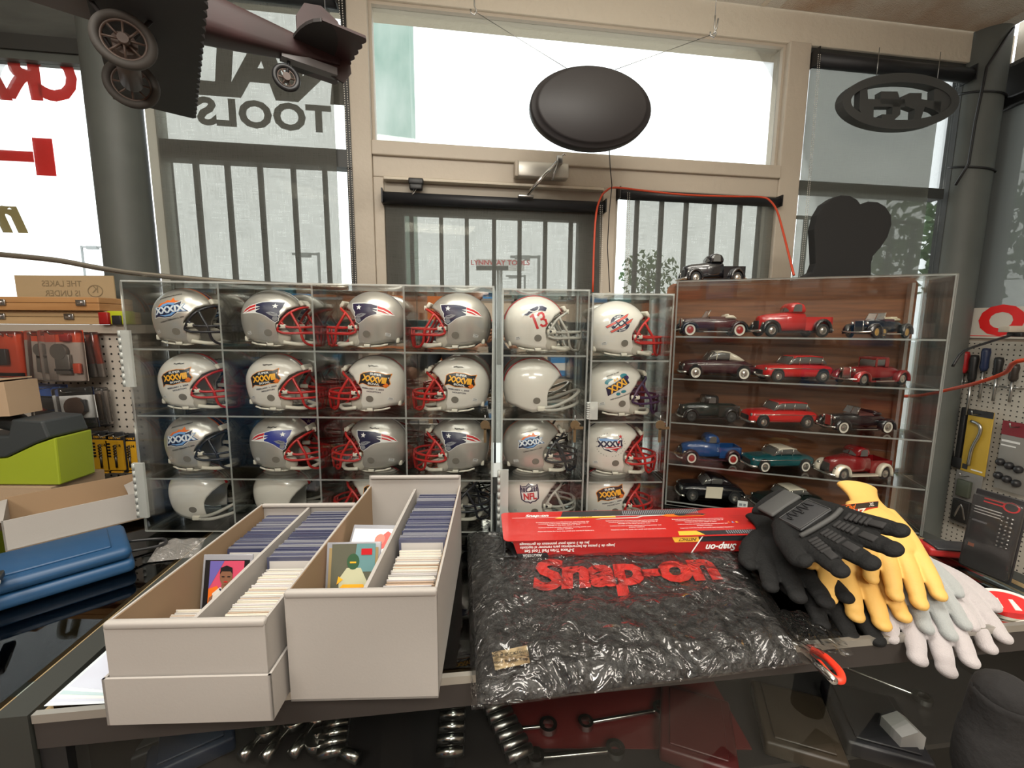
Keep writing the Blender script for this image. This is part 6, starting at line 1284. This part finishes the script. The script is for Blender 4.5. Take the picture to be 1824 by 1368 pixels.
def ratchet(p, q, lab):
    a, b = cat_s(*p), cat_s(*q); d = (b-a).length; ang = math.atan2(b.y-a.y, b.x-a.x); m = MB()
    m.tube([(0,0,.014),(d*.4,0,.014),(d*.42,0,.014),(d*.86,0,.014)], [.010,.009,.006,.006], SOCK, 14); m.cyl((d*.92,0,.004), (d*.92,0,.022), .019, SOCK, 24); m.cyl((d*.92,0,.022), (d*.92,0,.032), .007, SOCK, 4)
    thing(m, 'ratchet', T(a) @ Rm(0,0,ang), lab, 'ratchet')
ratchet((470,1366), (530,1290), 'chrome ratchet under the gap between the card boxes'); ratchet((520,1360), (572,1282), 'second chrome ratchet right of the first under the card boxes'); ratchet((430,1364), (482,1306), 'leftmost chrome ratchet below the low card box'); ratchet((640,1364), (560,1330), 'chrome ratchet pointing left below the tall card box')
TR = mat('tray_red', (.085,.006,.006), .5); g = empty('tool_tray', T(cat_s(905,1330).x, cat_s(905,1250).y-.09, SZ-.0005), 'dark red tool tray with red script lettering under the counter glass', 'tool tray')
MB().box((0,0,0), (.42,.16,.002), TR).build('tray', g); m = MB().box((0,.16,0), (.42,.166,.05), BLACK)
a = cat_s(1012,1250, SZ+.03); b = cat_s(1140,1232, SZ+.03); add_text(m, 'Snap-on', mat('tray_letter', (.50,.012,.02), .5), T((a.x+b.x)/2-g.location.x, .159, .026), .034, bold=.04, shear=.28, sx=1.15); m.build('back_edge', g)
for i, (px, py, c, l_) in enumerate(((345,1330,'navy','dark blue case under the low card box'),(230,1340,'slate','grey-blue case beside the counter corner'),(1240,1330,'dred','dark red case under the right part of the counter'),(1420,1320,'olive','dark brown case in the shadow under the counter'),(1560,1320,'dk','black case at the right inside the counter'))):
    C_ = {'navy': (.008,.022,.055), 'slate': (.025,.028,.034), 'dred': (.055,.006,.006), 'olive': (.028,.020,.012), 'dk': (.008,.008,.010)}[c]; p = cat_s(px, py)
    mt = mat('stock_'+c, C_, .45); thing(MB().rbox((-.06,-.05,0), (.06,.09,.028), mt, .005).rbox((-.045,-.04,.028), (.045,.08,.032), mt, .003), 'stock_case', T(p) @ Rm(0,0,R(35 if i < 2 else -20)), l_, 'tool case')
thing(MB().prism([(-.02,0),(.02,0),(.022,.05),(.008,.06),(-.018,.05)], -.02, .02, mat('grey_pack', (.28,.28,.27), .5)), 'grey_block', T(cat_s(1600,1340)), 'small light grey packet standing inside the counter at the right', 'packet')
g = empty('pry_tool', Matrix(), 'steel bar with bright red grip sticking out below the mat corner', 'tool')
MB().tube([at_y(1432,1160,.60), at_y(1485,1212,.50)], .0052, CHROME, 12).build('bar', g); RG = mat('bright_red_grip', (.75,.04,.015), .45)
MB().tube(smooth([at_y(1444,1156,.62), at_y(1470,1170,.58), at_y(1495,1195,.54), at_y(1498,1212,.52), at_y(1480,1205,.53), at_y(1458,1180,.57)], 4), .0050, RG, 12).build('grip', g)
# tools under the left glass
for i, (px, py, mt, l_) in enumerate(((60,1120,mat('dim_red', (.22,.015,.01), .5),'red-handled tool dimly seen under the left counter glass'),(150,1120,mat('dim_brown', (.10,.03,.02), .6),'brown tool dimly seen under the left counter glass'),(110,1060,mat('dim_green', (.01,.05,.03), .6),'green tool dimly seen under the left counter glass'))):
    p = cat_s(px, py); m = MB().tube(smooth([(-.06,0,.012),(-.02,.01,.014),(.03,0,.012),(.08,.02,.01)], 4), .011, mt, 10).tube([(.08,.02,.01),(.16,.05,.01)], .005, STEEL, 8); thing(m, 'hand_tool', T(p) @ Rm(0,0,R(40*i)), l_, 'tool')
# dark hanging sleeve at the right under the counter
DS_ = mat('dark_cloth', (.011,.010,.010), .95, bump=(40,.5,.01))
a = at_y(1790,1235,.50)
m = MB().tube(smooth([(0,0,.0),(.0,.005,-.05),(-.01,.0,-.11),(.005,0,-.20),(.0,0,-.30)], 4), [.031]*5+[.033]*4+[.030]*4+[.029]*4, DS_, 20); m.ball((0,0,.0), (.031,.031,.024), DS_); thing(m, 'hanging_sleeve', T(a), 'dark soft sleeve hanging at the right below the counter edge', 'cloth')
# ================================================================== the shop behind the viewer, seen in the mirrored cases
CABR = mat('cabinet_red', (.30,.012,.015), .35); CABB = mat('cabinet_blue', (.03,.16,.36), .4)
def tool_chest(x, y, w_, d, h, mt, lab, n=5):
    g = empty('tool_chest', T(x, y, .0), lab, 'tool chest'); MB().rbox((0,-d,.08), (w_,0,h), mt, .008).build('body', g); MB().box((.03,-d+.03,0), (w_-.03,-.03,.08), BLACK).build('plinth', g)
    for i in range(n):
        z0 = .12+(h-.16)*i/n; dw = MB().rbox((.02,0,z0+.008), (w_-.02,.012,z0+(h-.16)/n-.004), mt, .003).build('drawer', g); MB().rbox((.06,.010,z0+(h-.16)/n-.035), (w_-.06,.03,z0+(h-.16)/n-.02), CHROME, .003).build('handle', dw)
tool_chest(-1.35,-.75,.62,.45,1.05,CABR,'red tool chest reflected behind the helmets, left of the middle'); tool_chest(-2.5,-.9,.7,.45,1.2,CABB,'blue tool chest reflected at the left of the mirrored case'); tool_chest(.9,-.9,.65,.45,1.0,CABR,'red tool chest reflected in the narrow cases')
g = empty('shop_shelving', T(-2.2,-1.55,0), 'metal shelving reflected behind the helmets', 'shelving')
for z in (.5,1.0,1.32,1.68,2.05): MB().box((0,-.35,z), (3.6,0,z+.02), STEEL).build('shelf_board', g)
for x in (0,1.2,2.4,3.57):
    for y in (-.35,-.03): MB().box((x,y,0), (x+.03,y+.03,2.1), STEEL).build('upright', g)
random.seed(9); CANM = mat('paint_can', (.42,.41,.38), .35, .7); SHC = [('blue', (.05,.22,.50)), ('orange', (.60,.20,.05)), ('red', (.50,.03,.03)), ('grey', (.40,.40,.37)), ('teal', (.08,.25,.28)), ('cream', (.55,.48,.36))]
ci = 0
for zi, z in enumerate((1.02,1.34,1.70)):
    x = -2.15
    while x < 1.2:
        w_ = random.uniform(.12,.30); c, v = SHC[random.randrange(6)]; ci += 1
        if random.random() < .35:
            m = MB().cyl((0,0,0), (0,0,.17), .07, CANM, 20).cyl((0,0,.17), (0,0,.176), .074, STEEL, 20); thing(m, 'paint_can', T(x+.08,-1.72,z), 'silver can on the reflected shelving', 'can', 'cans on the reflected shelving'); x += .18
        else:
            h = random.uniform(.14,.27); m = MB().rbox((0,-.2,0), (w_,0,h), mat('carton_'+c, v, .5), .004).box((.02,.0005,h*.3), (w_-.02,.002,h*.7), DWH); thing(m, 'stock_carton', T(x,-1.6,z), '%s carton with a white label on the reflected shelving' % c, 'carton', '%s cartons on the reflected shelving' % c); x += w_+.03
m = MB().box((-.45,0,-.35), (.45,.01,.35), mat('poster_orange', (.62,.17,.04), .6)).box((-.35,.01,.05), (.35,.012,.2), DWH); thing(m, 'orange_banner', T(-.75,-1.15,1.86), 'orange banner reflected behind the top row of helmets', 'banner')
# ================================================================== the person holding the phone (appears only in the mirrored case backs)
SKIN = mat('skin', (.36,.17,.10), .5); HAIR = mat('hair', (.015,.010,.008), .7); SHIRT = mat('shirt_dark', (.018,.020,.026), .9, bump=(80,.3,.004)); JEANS = mat('jeans', (.03,.04,.07), .9); SHOE = mat('shoe', (.02,.018,.016), .6)
gp = empty('person', T(-.20,-.34,0), 'person in a dark shirt and red cap raising a phone, mirrored behind the top helmets', 'person')
def skin(name, pts, edges, mt, parent, sub=2, root=0):
    me = bpy.data.meshes.new(name); me.from_pydata([p[0] for p in pts], edges, []); o = bpy.data.objects.new(name, me); sc.collection.objects.link(o); o.parent = parent
    sk = o.modifiers.new('skin', 'SKIN'); sk.use_smooth_shade = True; L = me.skin_vertices
    if not L:
        bm = bmesh.new(); bm.from_mesh(me); bm.verts.layers.skin.verify(); bm.to_mesh(me); bm.free(); L = me.skin_vertices
    for i, p in enumerate(pts): L[0].data[i].radius = p[1] if hasattr(p[1], '__len__') else (p[1], p[1]); L[0].data[i].use_root = (i == root)
    s = o.modifiers.new('sub', 'SUBSURF'); s.levels = sub; s.render_levels = sub; me.materials.append(mt); return o
B = [((0,0,.92),(.15,.11)),((0,0,1.05),(.14,.10)),((0,0,1.20),(.15,.105)),((0,0,1.34),(.16,.10)),((0,.005,1.43),(.075,.065)),((0,.01,1.49),(.052,.052)),((0,.015,1.54),(.050,.055)),
     ((-.17,0,1.385),(.062,.062)),((-.24,.03,1.24),(.047,.047)),((-.20,.14,1.10),(.038,.038)),((-.02,.235,1.27),(.030,.030)),((.115,.262,1.372),(.023,.023)),
     ((.17,0,1.385),(.062,.062)),((.27,.02,1.24),(.047,.047)),((.32,.12,1.11),(.038,.038)),((.31,.225,1.27),(.030,.030)),((.285,.258,1.372),(.023,.023)),
     ((-.09,0,.84),(.095,.10)),((-.10,.01,.50),(.065,.068)),((-.10,-.01,.10),(.042,.045)),((.09,0,.84),(.095,.10)),((.10,.01,.50),(.065,.068)),((.10,-.01,.10),(.042,.045))]
Ed = [(0,1),(1,2),(2,3),(3,4),(4,5),(5,6),(3,7),(7,8),(8,9),(9,10),(10,11),(3,12),(12,13),(13,14),(14,15),(15,16),(0,17),(17,18),(18,19),(0,20),(20,21),(21,22)]
body = skin('body', B, Ed, SKIN, gp)
# head with face
def head_pt(u, v):
    th = PI*v; ph = 2*PI*u; x = .076*math.sin(th)*math.cos(ph); y = .096*math.sin(th)*math.sin(ph); z = .122*math.cos(th)
    if z < -.02: k = 1+(z+.02)*2.6; x *= max(.45, k); y = y*max(.5, k+.12)+.010
    f = max(0, y)/.096
    nose = math.exp(-((x/.012)**2))*math.exp(-(((z+.015)/.026)**2)); y += f*.020*nose*(1.2 if z < -.01 else .8)
    for s in (-1, 1): y -= f*.010*math.exp(-(((x-s*.031)/.014)**2)-((z-.012)/.012)**2)
    y += f*.006*math.exp(-((x/.024)**2)-((z+.058)/.010)**2); y += f*.008*math.exp(-((x/.02)**2)-((z+.098)/.016)**2); y += f*.005*math.exp(-(((z-.033)/.008)**2))
    return (x, y, z)
hd = MB().grid(head_pt, 64, 48, SKIN).build('head', gp, T(0,.03,1.645))
for s in (-1, 1):
    MB().ball((s*.031,.081,.012), (.0125,.009,.009), mat('eye_white', (.7,.68,.64), .2), None, 14, 10).ball((s*.031,.0885,.012), (.005,.002,.005), mat('iris', (.03,.015,.008), .2), None, 12, 6).build('eye', hd)
    MB().tube(smooth([(s*.016,.099,.030),(s*.031,.097,.035),(s*.048,.086,.029)], 3), .0028, HAIR, 6).build('eyebrow', hd)
    m = MB(); m.grid(lambda u, v: (s*(.074+.012*math.sin(PI*u)), -.004+.018*math.cos(2*PI*v)*(.4+.6*u), .0+.030*math.sin(2*PI*v)*(.4+.6*u)), 6, 16, SKIN); m.build('ear', hd)
MB().tube(smooth([(-.024,.093,-.058),(-.010,.1025,-.055),(0,.102,-.057),(.010,.1025,-.055),(.024,.093,-.058)], 3), [.002]+[.0042]*11+[.002], mat('lips', (.30,.09,.07), .45), 8).build('mouth', hd)
MB().grid(lambda u, v: tuple(1.06*c for c in head_pt(.5+.5*u, .12+.52*v)), 32, 20, HAIR).build('hair', hd)
cp = MB(); cp.grid(lambda u, v: (.083*math.sin(v*PI/2)*math.cos(2*PI*u), .103*math.sin(v*PI/2)*math.sin(2*PI*u), .052+.085*math.cos(v*PI/2)), 32, 10, mat('cap_red', (.30,.015,.03), .8))
cp.grid(lambda u, v: ((.075+.0*v)*math.cos(PI*u)*(1-.12*v), (.095+.062*v)*math.sin(PI*u), .052-.012*v), 20, 6, MATS['cap_red']); cp.build('cap', hd)
# shirt and trousers follow the body; cut at neck, elbow and ankle
G2 = lambda i, d: (B[i][0], tuple(r+d for r in B[i][1]))
skin('shirt', [((0,0,.88),(.178,.138))]+[G2(i, .014) for i in (1,2,3)]+[((0,.003,1.42),(.085,.075)), G2(7,.012), ((-.24,.03,1.24),(.058,.058)), ((-.225,.08,1.17),(.053,.053)), G2(12,.012), ((.27,.02,1.24),(.058,.058)), ((.29,.065,1.18),(.053,.053))], [(0,1),(1,2),(2,3),(3,4),(3,5),(5,6),(6,7),(3,8),(8,9),(9,10)], SHIRT, gp)
skin('trousers', [((0,0,.98),(.135,.10)),((0,0,.90),(.150,.115)),((-.085,0,.78),(.088,.10)),((-.10,.01,.50),(.078,.082)),((-.10,-.01,.12),(.060,.062)),((.085,0,.78),(.088,.10)),((.10,.01,.50),(.078,.082)),((.10,-.01,.12),(.060,.062))], [(0,1),(1,2),(2,3),(3,4),(1,5),(5,6),(6,7)], JEANS, gp)
for s in (-1, 1): MB().rbox((s*.10-.048,-.075,0), (s*.10+.048,.195,.035), BLACK, .012).rbox((s*.10-.044,-.07,.03), (s*.10+.044,.10,.095), SHOE, .03, None, 3).build('shoe', gp)
# hands: palm plus five separate fingers curled round the phone edges
def hand(s, wx, wy, wz):
    P = [((wx,wy,wz),.0200),((wx,wy+.006,wz+.035),(.026,.014)),((wx,wy+.008,wz+.062),(.028,.013))]; E_ = [(0,1),(1,2)]
    for k, (dz, l) in enumerate(((.066,.030),(.050,.034),(.032,.032),(.016,.026))):
        n = len(P); x0 = wx-s*.006; P += [((x0-s*.010, wy+.010, wz+dz),.0088),((x0-s*.026, wy+.022, wz+dz+.004),.0080),((x0-s*(.026+l*.25), wy+.026, wz+dz+.005),.0072),((x0-s*(.026+l*.7), wy+.020, wz+dz+.004),.0062)]
        E_ += [(2 if k < 2 else 1, n),(n,n+1),(n+1,n+2),(n+2,n+3)]
    n = len(P); P += [((wx-s*.012,wy-.012,wz+.030),.0105),((wx-s*.028,wy-.016,wz+.046),.0092),((wx-s*.044,wy-.010,wz+.056),.0075)]; E_ += [(1,n),(n,n+1),(n+1,n+2)]
    return skin('hand', P, E_, SKIN, gp, 2)
hand(-1, .115, .262, 1.372); hand(1, .285, .258, 1.372)
MB().rbox((.122,.272,1.412), (.278,.280,1.488), BLACK, .004).build('phone_held', None, T(-.20,-.34,0))
ph = bpy.data.objects['phone_held']; ph.name = 'phone'; tag(ph, 'black phone held up by the person reflected in the mirrored case', 'phone')
MB().grid(lambda u, v: (.172*math.cos(2*PI*u), .128*math.sin(2*PI*u), .86+.36*v), 32, 6, SHIRT).build('shirt_hem', gp)
MB().grid(lambda u, v: ((.150+.016*v)*math.cos(2*PI*u), (.112+.012*v)*math.sin(2*PI*u), .76+.14*v), 32, 5, JEANS).build('trouser_waist', gp)
